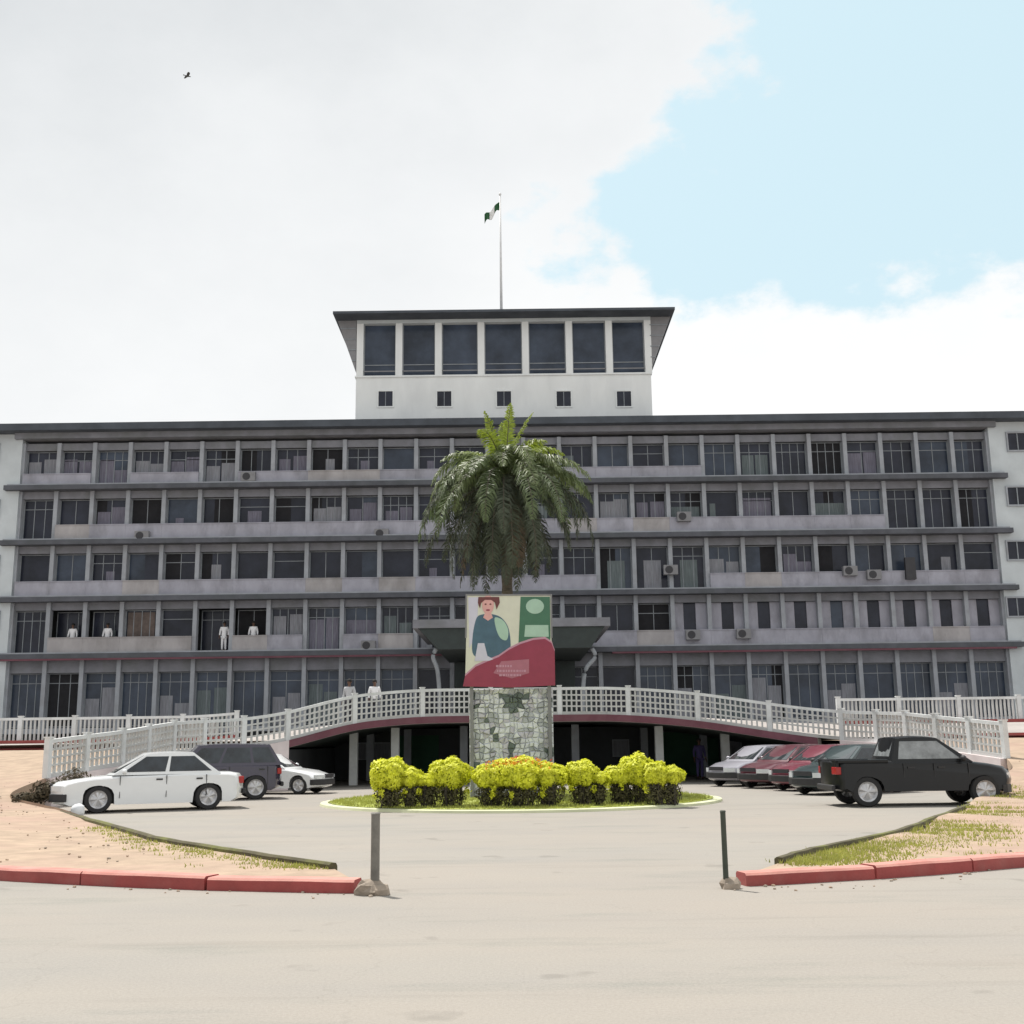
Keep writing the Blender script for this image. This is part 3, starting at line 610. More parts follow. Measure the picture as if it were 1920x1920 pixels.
# balustrades
def balustrade(path, spacing, label, h=1.06, side=0, style='lattice', post_w=.17, rail=.09, postm='white', latm='lattice', skip=0):
    L = [0]
    for a_, b_ in zip(path, path[1:]): L.append(L[-1]+(b_-a_).length)
    def P(s):
        s = max(0, min(L[-1], s))
        for i in range(len(path)-1):
            if s <= L[i+1]: return path[i].lerp(path[i+1], (s-L[i])/max(1e-6, L[i+1]-L[i]))
        return path[-1].copy()
    n = max(1, round(L[-1]/spacing)); root = empty('balustrade', P(0)); o0 = P(0); tag(root, label, 'balustrade')
    def pb(mb, nm, m):
        mb.v = [(a-o0.x, b-o0.y, c-o0.z) for a, b, c in mb.v]; return mb.build(nm, m, root)
    for i in range(n+1):
        p = P(i*L[-1]/n); d = (P(i*L[-1]/n+.1)-P(i*L[-1]/n-.1)); d.z = 0; ang = math.atan2(d.y, d.x)
        T = Matrix.Translation(p) @ Matrix.Rotation(ang, 4, 'Z')
        f = MB(); f.box(-post_w/2, post_w/2, -post_w/2, post_w/2, -.01, h+.06, T=T); f.box(-post_w/2-.02, post_w/2+.02, -post_w/2-.02, post_w/2+.02, h+.06, h+.1, T=T); pb(f, 'post', M[postm])
    f = MB(); fine = [P(L[-1]*k/(n*6)) for k in range(n*6+1)]
    sweep(f, fine, [(-.065, h-rail), (-.065, h+.02), (.065, h+.02), (.065, h-rail)]); pb(f, 'top_rail', M[postm])
    f = MB(); sweep(f, fine, [(-.07, 0), (-.07, .12), (.07, .12), (.07, 0)]); pb(f, 'bottom_rail', M['lattice'])
    for i in range(n):
        s0, s1 = i*L[-1]/n, (i+1)*L[-1]/n; p, q = P(s0), P(s1); d = q-p; ang = math.atan2(d.y, d.x); ln = sqrt(d.x**2+d.y**2); sl = d.z/ln
        T = Matrix.Translation(p) @ Matrix.Rotation(ang, 4, 'Z'); Sh = Matrix.Identity(4); Sh[2][0] = sl; T = T @ Sh
        f = MB(); a_, b_ = post_w/2, ln-post_w/2
        if style == 'lattice':
            nv = max(3, int((b_-a_)/.19)); 
            for k in range(nv+1): x = a_+(b_-a_)*k/nv; f.box(x-.03, x+.03, -.04, .04, .12, h-rail, T=T)
            for z in (.34, .56, .78): f.box(a_, b_, -.041, .041, z-.03, z+.03, T=T)
        elif style == 'solid':
            f.box(a_, b_, -.05, .05, .12, h-rail-.1, T=T); 
            nv = max(3, int((b_-a_)/.3))
            for k in range(nv+1): x = a_+(b_-a_)*k/nv; f.box(x-.03, x+.03, -.055, .055, .115, h-rail, T=T)
        else:
            nv = max(3, int((b_-a_)/.17))
            for k in range(nv+1): x = a_+(b_-a_)*k/nv; f.box(x-.035, x+.035, -.035, .035, .12, h-rail, T=T)
        pb(f, 'panel', M[latm])
    return root
off = lambda pts, d: [V((p.x, p.y+d, p.z)) for p in pts]
iL = [i for i, p in enumerate(near) if p.x <= -8.5][-1]; iR = [i for i, p in enumerate(near) if p.x >= 12.1][0]
balustrade(near[:iL+1], 1.75, 'white lattice balustrade curving down towards the white sedan on the left', style='lattice')
balustrade(near[iL:iR+1], 2.6, 'pale balustrade along the bridge in front of the entrance', style='lattice')
balustrade(near[iR:], 1.6, 'white balustrade curving down behind the black pickup on the right', style='lattice')
fl_ = [V((x, 50, H(x, 50))) for x in [-26-.0+k*1.0 for k in range(0, 15)]]
balustrade(fl_, 2.4, 'straight white upright bar balustrade along the raised road at far left', style='bars')
fr_ = [V((x, 50, H(x, 50))) for x in [14+k*1.0 for k in range(0, 14)]]
balustrade(fr_, 2.7, 'straight white upright bar balustrade along the raised road at far right', style='bars')
# red toe kerb below the far railings
for pp in (fl_, fr_):
    f = MB(); sweep(f, [p+V((0, -.25, 0)) for p in pp], [(-.1, -.2), (-.1, .12), (.1, .12), (.1, -.2)]); tag(f.build('kerb', M['kerbred']), kind='structure')
# ------------------------------------------------------------------ island
IC = V((.15, 33.2, 0)); IA, IB = 5.5, 5.4
ring = [V((IC.x+IA*cos(t), IC.y+IB*sin(t), 0)) for t in [2*pi*k/72 for k in range(73)]]
f = MB(); n = 72
for k in range(n):
    t = 2*pi*k/n; t2 = 2*pi*(k+1)/n
    def r_(t, e, z): return (IC.x+(IA+e)*cos(t), IC.y+(IB+e)*sin(t), z)
    f.add([r_(t, .12, -.01), r_(t2, .12, -.01), r_(t2, .10, .06), r_(t, .10, .06), r_(t2, -.10, .075), r_(t, -.10, .075), r_(t2, -.14, -.01), r_(t, -.14, -.01)], [(0, 1, 2, 3), (3, 2, 4, 5), (5, 4, 6, 7)])
tag(f.build('island_kerb', M['isl']), kind='structure')
f = MB(); vs = [(IC.x, IC.y, .1)]+[(IC.x+(IA-.14)*cos(2*pi*k/n), IC.y+(IB-.14)*sin(2*pi*k/n), .08) for k in range(n)]; f.add(vs, [(0, 1+k, 1+(k+1) % n) for k in range(n)]); tag(f.build('island_soil', M['lawn']), kind='structure')
gr = MB(); rng = random.Random(21)
for i in range(2600):
    a_ = rng.uniform(0, 2*pi); r = sqrt(rng.random())*.965; x = IC.x+IA*r*cos(a_); y = IC.y+IB*r*sin(a_); blades(gr, x, y, .08, .07, 10, .12, rng)
tag(gr.build('grass', M['blade']), kind='stuff')
def leafball(mb, c, r, n, size, rnd, mi=0, shell=.75, zmin=None):
    for k in range(n):
        d = V((rnd.gauss(0, 1), rnd.gauss(0, 1), rnd.gauss(0, 1))).normalized(); q = shell+(1-shell)*rnd.random()**.7
        wob = 1+.10*sin(d.x*7+c[0]*3)+.08*sin(d.y*9+d.z*6+c[0])
        p = V((c[0]+d.x*r[0]*q*wob, c[1]+d.y*r[1]*q*wob, c[2]+d.z*r[2]*q*wob))
        if zmin is not None and p.z < zmin: continue
        nrm = (d+V((rnd.uniform(-.7, .7), rnd.uniform(-.7, .7), rnd.uniform(-.4, .9)))).normalized(); t = nrm.orthogonal().normalized(); t = Matrix.Rotation(rnd.uniform(0, 6.28), 3, nrm) @ t; b_ = nrm.cross(t)
        s = size*rnd.uniform(.6, 1.3)
        mb.add([p-t*s, p-b_*s*.45, p+t*s, p+b_*s*.45], [(0, 1, 2, 3)], mi)
def bush(px0, px1, pyt, Y, lobes, label, flowers=False, seed=1):
    rnd = random.Random(seed)
    x0_ = at(px0, 1450, Y).x; x1_ = at(px1, 1450, Y).x; zt = at((px0+px1)/2, pyt, Y).z; cx_ = (x0_+x1_)/2; wd = x1_-x0_
    root = empty('golden_bush', (cx_, Y, .08)); tag(root, label, 'bush', 'golden bushes on the round island')
    f = MB(); core = MB(); tw_ = MB()
    zlow = .66
    for (u, rw, hz) in lobes:      # u position, rw width fraction, hz height fraction
        rx = wd*rw/2; zz = .08+(zt-.08)*hz; rz = (zz-zlow)/1.55; c = (x0_+wd*u-cx_, 0, zz-rz-.08); ry = max(.4, min(rx, .75))
        leafball(f, c, (rx, ry, rz), int(3600*rx*1.2+1300), .052, rnd, 0, .78)
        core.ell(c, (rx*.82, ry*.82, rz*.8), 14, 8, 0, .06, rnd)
        for k in range(int(16+rx*26)):
            a_ = rnd.uniform(0, 6.28); r0 = rnd.random()*.5; bx, by = c[0]+rx*r0*cos(a_), ry*r0*sin(a_)
            tw_.tube([(bx, by, -.02), (bx+rnd.uniform(-.1, .1), by+rnd.uniform(-.1, .1), .25), (c[0]+rx*.85*cos(a_)*rnd.random(), ry*.85*sin(a_), c[2])], [.018, .013, .007], 4)
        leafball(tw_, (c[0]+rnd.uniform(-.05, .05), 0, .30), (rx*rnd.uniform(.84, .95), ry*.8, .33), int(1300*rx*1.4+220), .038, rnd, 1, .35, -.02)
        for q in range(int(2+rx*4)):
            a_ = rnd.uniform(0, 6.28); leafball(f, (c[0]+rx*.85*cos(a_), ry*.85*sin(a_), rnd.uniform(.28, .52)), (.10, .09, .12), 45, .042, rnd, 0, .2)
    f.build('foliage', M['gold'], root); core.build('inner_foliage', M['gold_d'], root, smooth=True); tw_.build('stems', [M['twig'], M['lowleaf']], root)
    if flowers:
        fb = MB()
        for k in range(95):
            u = rnd.gauss(0, .4); x = max(-.8, min(.8, u)); yy = rnd.uniform(-.55, .1); z = zt-.12-abs(yy)*.22-abs(x)*.12+rnd.uniform(-.05, .08)
            leafball(fb, (x, yy, z), (.05, .05, .04), 9, .03, rnd, 0 if rnd.random() < .8 else 1, .3)
        fb.build('blossoms', [M['flower'], M['flower_r']], root)
bush(690, 790, 1419, 29.4, [(.42, .8, .98), (.8, .5, .78)], 'leftmost golden bush with a large round head, on the round island', seed=1)
bush(780, 884, 1421, 29.5, [(.2, .5, .68), (.62, .75, 1.0)], 'round golden bush between the leftmost bush and the one with orange blossoms', seed=6)
bush(884, 1062, 1419, 29.2, [(.2, .42, .86), (.5, .66, 1.0), (.8, .42, .88)], 'broad golden bush with orange blossoms below the poster', True, seed=2)
bush(1058, 1136, 1424, 29.5, [(.42, .85, .98), (.85, .5, .72)], 'narrow golden bush just right of the bush with orange blossoms', seed=3)
bush(1130, 1226, 1420, 29.8, [(.3, .6, .82), (.68, .72, 1.08)], 'tall golden bush between the narrow bush and the rightmost bush', seed=4)
bush(1205, 1282, 1424, 29.3, [(.35, .7, .95), (.7, .6, .86)], 'rightmost golden bush with a round head, on the round island', seed=5)
# billboard
BY = 33.6
bb = empty('poster_board', (0, BY, .08)); tag(bb, 'upright poster with a figure, green panel and crimson wave before the palm', 'poster')
def poly(name, pts, m, dy, par=bb, th=.004, rnd_=0):
    if rnd_:
        q = [V((x, y, 0)) for x, y in pts]; q = spline(q[-1:]+q+q[:2], 5)[5:-5]; pts = [(v.x, v.y) for v in q][:-1]
    vs = []
    for px_, py_ in pts: p = at(px_, py_, BY); vs.append((p.x, -dy, p.z-.08))
    n_ = len(vs); vs += [(a_, b_+th, c_) for a_, b_, c_ in vs]
    fs = [tuple(range(n_))[::-1], tuple(range(n_, 2*n_))]+[(i, (i+1) % n_, (i+1) % n_+n_, i+n_) for i in range(n_)]
    f = MB(); f.add(vs, fs); return f.build(name, m, par)
arc = lambda cx_, cy_, rx, ry, a0=0, a1=360, n_=20: [(cx_+rx*cos(R(a0+(a1-a0)*k/n_)), cy_+ry*sin(R(a0+(a1-a0)*k/n_))) for k in range(n_ if a1-a0 == 360 else n_+1)]
poly('board', [(876, 1117), (1032, 1117), (1034, 1200), (1040, 1220), (1041, 1285), (872, 1287), (874, 1200)], M['b_cream'], 0, th=.06)
poly('pale_strip', [(878, 1120), (897, 1120), (894, 1190), (880, 1215)], M['b_lil'], .006)
poly('green_panel', [(976, 1119), (1031, 1119), (1032, 1200), (1005, 1200), (972, 1212)], M['b_green'], .006)
poly('emblem', arc(1003, 1137, 17, 14), M['b_pale'], .011)
poly('lower_tint', [(985, 1172), (1028, 1172), (1029, 1194), (983, 1194)], M['b_pale'], .0105)
fg = poly('figure_clothing', [(893, 1160), (905, 1152), (925, 1152), (942, 1160), (954, 1180), (957, 1215), (945, 1228), (915, 1236), (888, 1228), (886, 1195)], M['b_navy'], .007, rnd_=1)
poly('figure_sleeve', [(928, 1158), (944, 1164), (953, 1182), (950, 1200), (938, 1196), (930, 1178)], M['b_pale'], .012, fg, rnd_=1)
poly('figure_head', arc(915, 1134, 11, 18), M['b_skin'], .0125, fg)
poly('figure_headwrap', [(897, 1119.5), (936, 1119.5), (937, 1130), (931, 1143), (928, 1130), (921, 1125), (909, 1125), (902, 1131), (900, 1141), (896, 1130)], M['b_dark'], .0165, fg)
for ex in (910.5, 919.5): poly('figure_eye', arc(ex, 1133, 2.0, 1.5, n_=10), M['b_dark'], .0185, fg)
poly('figure_mouth', arc(915, 1144, 4, 1.6, n_=10), M['b_crim'], .0185, fg)
poly('figure_neck', [(909, 1150), (921, 1150), (924, 1158), (915, 1164), (906, 1158)], M['b_skin'], .0115, fg)
poly('figure_hand', [(896, 1206), (908, 1206), (914, 1230), (930, 1238), (890, 1240)], M['b_lil'], .0125, fg)
wv = [(872, 1268), (892, 1250), (915, 1240), (935, 1232), (955, 1218), (975, 1208), (1000, 1200), (1022, 1198), (1034, 1206), (1040, 1222), (1041, 1285), (960, 1289), (868, 1287)]
poly('wave_edge', [(x, y-4) for x, y in wv[:9]]+[(1040, 1218)]+[(1040, 1226), (1030, 1212), (1000, 1204), (955, 1222), (915, 1244), (872, 1272)], M['b_lp'], .008)
wo = poly('crimson_wave', wv, M['b_crim'], .0165)
poly('pink_block', [(925, 1262), (940, 1240), (992, 1236), (992, 1262), (960, 1272)], M['b_pink'], .021, wo)
for r_i, (yy, xa_, xb_) in enumerate(((1247, 930, 960), (1256, 932, 985), (1264, 936, 975))):      # rows of small print
    x = xa_; rnd = random.Random(r_i)
    f = MB()
    while x < xb_:
        ww = rnd.uniform(2, 5); a_ = at(x, yy, BY); b_ = at(x+ww, yy+4, BY); f.box(a_.x, b_.x, -.0285, -.0255, b_.z-.08, a_.z-.08); x += ww+1.6
    f.build('print_line', M['b_lp'], wo)
for fr_q in ([(873, 1114), (1035, 1114), (1035, 1117), (873, 1117)], [(873, 1117), (876, 1117), (875, 1196), (872, 1196)], [(1032, 1117), (1035, 1117), (1036, 1196), (1033, 1196)]): poly('frame_strip', fr_q, M['acm'], .02, th=.07)
for px_ in (884, 1030):
    p = at(px_, 1285, BY); f = MB(); f.box(p.x-.05, p.x+.05, .065, .16, -.05, p.z-.08+1.8); f.build('post', M['acm'], bb)
pl = MB(); a_ = at(880, 1290, BY+.25); b_ = at(1036, 1290, BY+.25); zt = at(955, 1289, BY).z-.02; rnd = random.Random(9)
pl.box(a_.x, b_.x, BY+.25, BY+.75, 0.05, zt, 1)
nx_, nz_ = 17, 22; G = {}
for i in range(nx_+1):
    for j in range(nz_+1):
        jx = 0 if i in (0, nx_) else rnd.uniform(-.4, .4); jz = 0 if j in (0, nz_) else rnd.uniform(-.4, .4)
        G[i, j] = V((a_.x+(b_.x-a_.x)*(i+jx)/nx_, 0, .06+(zt-.06)*(j+jz)/nz_))
for i in range(nx_):
    for j in range(nz_):
        q = [G[i, j], G[i+1, j], G[i+1, j+1], G[i, j+1]]; c_ = sum(q, V())/4; q = [c_+(p_-c_)*.97 for p_ in q]; th = rnd.uniform(.02, .09)
        hot = sin(i*.9+1)*sin(j*.6); mi = rnd.choice((0, 0, 0, 3, 1)) if hot > -.2 else rnd.choice((1, 3, 3, 0, 1, 2))
        if 6 <= i <= 11 and nz_-6 <= j <= nz_-2 and abs(i-8.5) <= (j-(nz_-6))*.8: mi = 2
        vs = [(p_.x, BY+.249, p_.z) for p_ in q]+[(c_.x+(p_.x-c_.x)*rnd.uniform(.5, .9), BY+.249-th*rnd.uniform(.6, 1.1), c_.z+(p_.z-c_.z)*rnd.uniform(.5, .9)) for p_ in q]
        pl.add(vs, [(4, 5, 6, 7), (0, 1, 5, 4), (1, 2, 6, 5), (2, 3, 7, 6), (3, 0, 4, 7)], mi)
tag(pl.build('stone_plinth', [M['st1'], M['st2'], M['st3'], M['st4']]), 'mottled grey and white stone faced plinth below the poster', 'plinth')
# ------------------------------------------------------------------ palm
def palm():
    PX, PY = at(948, 1100, 36.4).x, 36.4; zc_ = at(948, 905, PY).z
    root = empty('palm_tree', (PX, PY, .08)); root.scale = (.93, .93, 1); tag(root, 'bushy palm with drooping fronds standing behind the poster', 'palm tree')
    rnd = random.Random(14); zc0 = zc_-.08
    f = MB(); pts = []; rr_ = []
    for k in range(25): t = k/24; pts.append((.06*sin(t*3), 0, t*(zc0-.1)-.05)); rr_.append((.21-.05*t)+.025*(k % 2)+(.14*sm(.82, 1, t)))
    f.tube(pts, rr_, 12); f.build('trunk', M['trunk'], root, smooth=True)
    def frond(az, el, L, droop, mt, wmax=.75, hang=.75, n=62):
        f = MB(); d0 = V((cos(az), sin(az), 0)); p = V((.06*sin(3.)+.12*cos(az), .12*sin(az), zc0+.1)); ang = el; pts = []
        st = L/n
        for i in range(n+1):
            pts.append(p.copy()); t = i/n; ang = el-droop*(t**1.15); p = p+(d0*cos(ang)+V((0, 0, sin(ang))))*st
        f.tube(pts[::3], [.03*(1-.8*i/(n/3)) for i in range(len(pts[::3]))], 4, 1)
        side = V((-sin(az), cos(az), 0))
        for i in range(4, n+1):
            t = i/n; d = (pts[min(i+1, n)]-pts[max(i-1, 0)]).normalized(); upv = side.cross(d).normalized()
            ll = wmax*(sin(pi*min(1, t*.92+.08))**.6)*rnd.uniform(.8, 1.1)
            for s in (-1, 1):
                for rep in range(2):
                    if rnd.random() < .08: continue
                    sp = rnd.uniform(.5, 1.0); dv = (side*s*sp+d*rnd.uniform(.35, .75)+upv*rnd.uniform(-.25, .35)).normalized()
                    a0 = pts[i]+d*rnd.uniform(0, st); a1 = a0+dv*ll*.5; dv2 = (dv+V((0, 0, -hang*rnd.uniform(.5, 1.5)))).normalized(); a2 = a1+dv2*ll*.55
                    wv_ = d*.021+upv*.008*rnd.uniform(-1, 1)
                    f.add([a0-wv_*.5, a0+wv_*.5, a1+wv_, a1-wv_, a2], [(0, 1, 2, 3), (3, 2, 4)], 0)
        return f.build('frond', [mt, M['trunk']], root)
    # young upright ones first, then ever lower rings, then the hanging skirt
    for k in range(4): frond(k*2*pi/4+rnd.uniform(-.3, .3)+.4, R(rnd.uniform(80, 88)), rnd.uniform(1.9, 2.9), rnd.uniform(.2, .7), M['frond_y'], .34, .6)
    for k in range(9): frond(k*2*pi/9+rnd.uniform(-.25, .25), R(rnd.uniform(58, 74)), rnd.uniform(2.0, 2.8), rnd.uniform(1.2, 2.0), M['frond_y'] if k % 2 == 0 else M['frond_m'], .5, .8)
    for k in range(12): frond(k*2*pi/12+rnd.uniform(-.2, .2), R(rnd.uniform(40, 56)), rnd.uniform(2.6, 3.2), rnd.uniform(1.6, 2.3), M['frond_m'], .6, 1.0)
    for k in range(14): frond(k*2*pi/14+rnd.uniform(-.2, .2), R(rnd.uniform(24, 42)), rnd.uniform(3.0, 3.8), rnd.uniform(1.4, 2.2), M['frond_m'] if k % 2 else M['frond'], .62, 1.1)
    for k in range(16): frond(k*2*pi/16+rnd.uniform(-.2, .2), R(rnd.uniform(0, 24)), rnd.uniform(3.3, 4.5), rnd.uniform(1.5, 2.1), M['frond'] if k % 3 else M['frond_d'], .66, 1.3)
    for k in range(16): frond(k*2*pi/16+.12, R(rnd.uniform(-34, -8)), rnd.uniform(3.2, 4.4), rnd.uniform(1.0, 1.5), M['frond_d'], .62, 1.3)
    for k in range(16): frond(k*2*pi/16+.3+rnd.uniform(-.2, .2), R(rnd.uniform(-64, -40)), rnd.uniform(3.0, 4.2), rnd.uniform(.4, .8), M['frond_d'] if k % 4 else M['frond_b'], .6, 1.3)
palm()
# ------------------------------------------------------------------ bollards, stones
def bollard(px_, py_, Y, hgt, m, label, rad=.05, tilt=0, block=True):
    p = at(px_, py_, Y); root = empty('bollard', (p.x, Y, 0)); tag(root, label, 'bollard', 'bollards flanking the driveway opening')
    f = MB(); f.tube([(0, 0, -.02), (tilt*.5, 0, hgt*.5), (tilt, 0, hgt)], [rad, rad*.96, rad*.96], 12); f.build('post', m, root, smooth=30)
    f = MB(); f.tube([(tilt, 0, hgt), (tilt, 0, hgt+.015)], [rad*1.15, rad*.9], 12); f.build('cap', m, root)
    rnd = random.Random(px_); f = MB(); 
    if block: f.ell((-.05, .0, .04), (.19, .15, .13), 9, 6, 0, .16, rnd); f.ell((.07, -.05, .03), (.12, .10, .09), 8, 5, 0, .16, rnd)
    else: f.ell((.05, .02, .03), (.12, .11, .10), 8, 5, 0, .16, rnd)
    f.build('footing', M['block'], root)
bollard(703, 1655, 13.3, .87, M['post'], 'thicker grey brown bollard in a rough concrete lump at the left kerb end', .052)
bollard(1361, 1645, 13.4, .84, M['postd'], 'thin dark green bollard at the right kerb end', .032, .0, False)
def stone(px_, py_, Y, r, label, m='st1', seed=1):
    p = at(px_, py_, Y); f = MB(); f.ell((0, 0, 0), r, 10, 7, 0, .1, random.Random(seed)); o = f.build('stone', M[m], None, smooth=True); o.location = (p.x, Y, r[2]*.8+max(0, 0)); tag(o, label, 'stone')
stone(146, 1521, 28.6, (.17, .17, .17), 'round white stone at the end of the edging by the white sedan')
f = MB(); rnd = random.Random(4)
dz_ = .42
for c, r, n_ in (((0, 0, .25), (.55, .4, .3), 900), ((.5, .1, .4), (.45, .4, .42), 1000), ((-.55, -.1, .1), (.5, .35, .16), 500)): leafball(f, c, r, n_, .06, rnd, 0 if c[0] < .3 else 0, .3)
sx_ = at(92, 1490, 30.0).x
tag(f.build('dry_shrub', mat('dry shrub leaves', (.075, .06, .035), .9, var=.4, scale=4, transl=.1), None, loc=(sx_, 30.2, base_h(30.2)-.1)), 'low dark dry shrub on the bank in front of the white sedan', 'shrub')
# ------------------------------------------------------------------ vehicles
def make_car(name, label, cat, paint, loc, yaw, L=4.5, W=1.7, Hh=1.42, clear=.2, top=None, gh=None, belt=.92, wheels=(.85, 3.55), wr=.31, group=None, bed=None, ghw=(.92, .72), trim=True, glass='cglass'):
    root = empty(name, loc, yaw); tag(root, label, cat, group)
    ar = wr+.06
    # closed outline rear -> top -> front -> bottom with arches
    out = [(0.06, clear+.08), (0.0, .42)]+top+[(L, .40), (L-.06, clear+.05)]
    def archpts(cx_): return [(cx_+ar*cos(t), max(clear, wr+ar*sin(t))) for t in [k*pi/10 for k in range(0, 11)]]
    bot = [(L-.25, clear)]
    for cx_ in sorted(wheels, reverse=True):
        bot += [(cx_+ar, clear)]+archpts(cx_)[1:-1]+[(cx_-ar, clear)]
    bot += [(.25, clear)]
    out += bot; n_ = len(out)
    mb = MB(); vs = []; lay = [-1, -.965, -.88, -.5, 0, .5, .88, .965, 1]
    for yf in lay:
        a_ = abs(yf); ins = .30*max(0, (a_-.3)/.7)**2.2; drop = {1: .06, .965: .022}.get(a_, .0)-(.02*(1-a_*a_))
        for x, z in out:
            xx = x
            if x > L-.8: xx -= ins*((x-(L-.8))/.8)
            if x < .7: xx += ins*.8*((.7-x)/.7)
            z2 = z-drop*sm(.55, .8, z) if z > .5 else z
            yy = yf*W/2*(1-.05*sm(.62, 1.0, z)-.07*(1-sm(.15, .62, z)))
            vs.append((xx-L/2, yy, z2))
    fs = []
    for i in range(len(lay)-1):
        for k in range(n_):
            k2 = (k+1) % n_; fs.append((i*n_+k, i*n_+k2, (i+1)*n_+k2, (i+1)*n_+k))
    fs.append(tuple(range(n_))[::-1]); fs.append(tuple((len(lay)-1)*n_+k for k in range(n_))); mb.add(vs, fs)
    # greenhouse
    xr0, xr1, xf1, xf0 = [q-L/2 for q in gh]; wb, wt = W/2*ghw[0], W/2*ghw[1]; zb, zt_ = belt-.03, Hh
    A = V((xr0, 0, zb)); 
    def C(x, y, z): return V((x, y, z))
    nu = 6; grid = []
    for i in range(nu+1):
        u = i/nu; row = []
        for j in range(nu+1):
            v = -1+2*j/nu; x = xr1+(xf1-xr1)*u; bulge = .035*(1-v*v)+.03*(1-(2*u-1)**2)
            row.append(V((x+(.03 if i == nu else (-.03 if i == 0 else 0))*(1-v*v), v*wt, zt_-.05+bulge)))
        grid.append(row)
    base = [[V((xr0-.0, -1, zb)), None], None]
    v0 = len(mb.v); vs = [q for row in grid for q in row]; fs = [(i*(nu+1)+j, (i+1)*(nu+1)+j, (i+1)*(nu+1)+j+1, i*(nu+1)+j+1) for i in range(nu) for j in range(nu)]
    ring_top = [(0, j) for j in range(nu)]+[(i, nu) for i in range(nu)]+[(nu, j) for j in range(nu, 0, -1)]+[(i, 0) for i in range(nu, 0, -1)]
    bl = []
    for i, j in ring_top:
        u = i/nu; v = -1+2*j/nu; bl.append(V((xr0+(xf0-xr0)*u+(.10 if i == nu else (-.06 if i == 0 else 0))*(1-v*v), v*wb, zb)))
    o_ = len(vs); vs += bl; m_ = len(bl)
    for k in range(m_):
        k2 = (k+1) % m_; i1, j1 = ring_top[k]; i2, j2 = ring_top[k2]; fs.append((i1*(nu+1)+j1, i2*(nu+1)+j2, o_+k2, o_+k))
    mb.add(vs, fs)
    body = mb.build('body', M[paint] if isinstance(paint, str) else paint, root, smooth=32)
    def face_panel(nm, a_, b_, c_, d_, u0, u1, v0_, v1, m, par, offs=.006, th=.01, bul=0, nseg=6):
        # a-b bottom edge, d-c top edge
        nrm = (b_-a_).cross(d_-a_).normalized(); ctr = (a_+b_+c_+d_)/4
        if nrm.dot(V((ctr.x-(xr0+xf0)/2, ctr.y, .0))) < 0: nrm = -nrm
        f_ = MB(); vs_ = []; fs_ = []
        for i in range(nseg+1):
            u = u0+(u1-u0)*i/nseg
            for v in (v0_, v1):
                lo = a_.lerp(b_, u); hi = d_.lerp(c_, u); p_ = lo.lerp(hi, v); bb_ = bul*(1-(2*u-1)**2)*(1 if v == v0_ else .3)
                vs_.append(p_+nrm*offs+V((bb_, 0, 0))); vs_.append(p_+nrm*(offs-th)+V((bb_, 0, 0)))
        for i in range(nseg):
            s_ = i*4; fs_ += [(s_, s_+4, s_+6, s_+2), (s_+1, s_+3, s_+7, s_+5), (s_, s_+1, s_+5, s_+4), (s_+2, s_+6, s_+7, s_+3)]
        fs_ += [(0, 2, 3, 1), (nseg*4, nseg*4+1, nseg*4+3, nseg*4+2)]
        f_.add(vs_, fs_); return f_.build(nm, m, par)
    zt2 = zt_-.05; g_ = M[glass]
    def nose(y0_, y1_, z0_, z1_, off_, s_, th=.05):
        q = MB(); vs_ = []; m2 = 8
        for i in range(m2+1):
            yf = y0_+(y1_-y0_)*i/m2; ins = .30*max(0, (abs(yf)-.3)/.7)**2.2; x = L/2-ins+off_
            for dx, z in ((0, z0_), (0, z1_), (-th, z1_), (-th, z0_)): vs_.append((x+dx, s_*yf*W/2*.99, z))
        fs_ = [(4*i+k, 4*i+4+k, 4*i+4+(k+1) % 4, 4*i+(k+1) % 4) for i in range(m2) for k in range(4)]+[(0, 1, 2, 3), (4*m2+3, 4*m2+2, 4*m2+1, 4*m2)]
        q.add(vs_, fs_); return q
    fa, fb, fc, fd = C(xf0, -wb, zb), C(xf0, wb, zb), C(xf1, wt, zt2), C(xf1, -wt, zt2)
    face_panel('windscreen', fa, fb, fc, fd, .07, .93, .10, .93, M['wscr'], root, .012, bul=.085)
    ra, rb_, rc, rd = C(xr0, -wb, zb), C(xr0, wb, zb), C(xr1, wt, zt2), C(xr1, -wt, zt2)
    if not bed: face_panel('rear_window', ra, rb_, rc, rd, .09, .91, .12, .9, g_, root, .012, bul=-.05)
    else: face_panel('rear_window', ra, rb_, rc, rd, .12, .88, .25, .85, g_, root, .012, bul=-.05)
    for s in (-1, 1):
        sa, sb, sc, sd2 = C(xr0, s*wb, zb), C(xf0, s*wb, zb), C(xf1, s*wt, zt2), C(xr1, s*wt, zt2)
        spl = ((.06, .49), (.53, .94)) if not bed or bed == 2 else ((.08, .9),)
        if cat == 'SUV': spl = ((.04, .27), (.30, .60), (.63, .94))
        for u0, u1 in spl: face_panel('side_window', sa, sb, sc, sd2, u0, u1, .14, .88, g_, root, .008, nseg=2)
        # seams, handles, mirror
        xs_ = [xr0+(xf0-xr0)*q for q in (.14, .51, .93)]
        if trim:
            for x in xs_:
                f_ = MB(); f_.box(x-.008, x+.008, W/2*.965-.02, W/2*.965+.022, clear+.16, belt-.05); f_.v = [(a1, s*b1, c1) for a1, b1, c1 in f_.v]; f_.build('door_seam', M['plast'], root)
            for x in xs_[:2]:
                f_ = MB(); f_.box(x+.10, x+.26, 0, .03, belt-.17, belt-.13); f_.v = [(a1, s*(W/2*.955+b1), c1) for a1, b1, c1 in f_.v]; f_.build('door_handle', M['plast'], root)
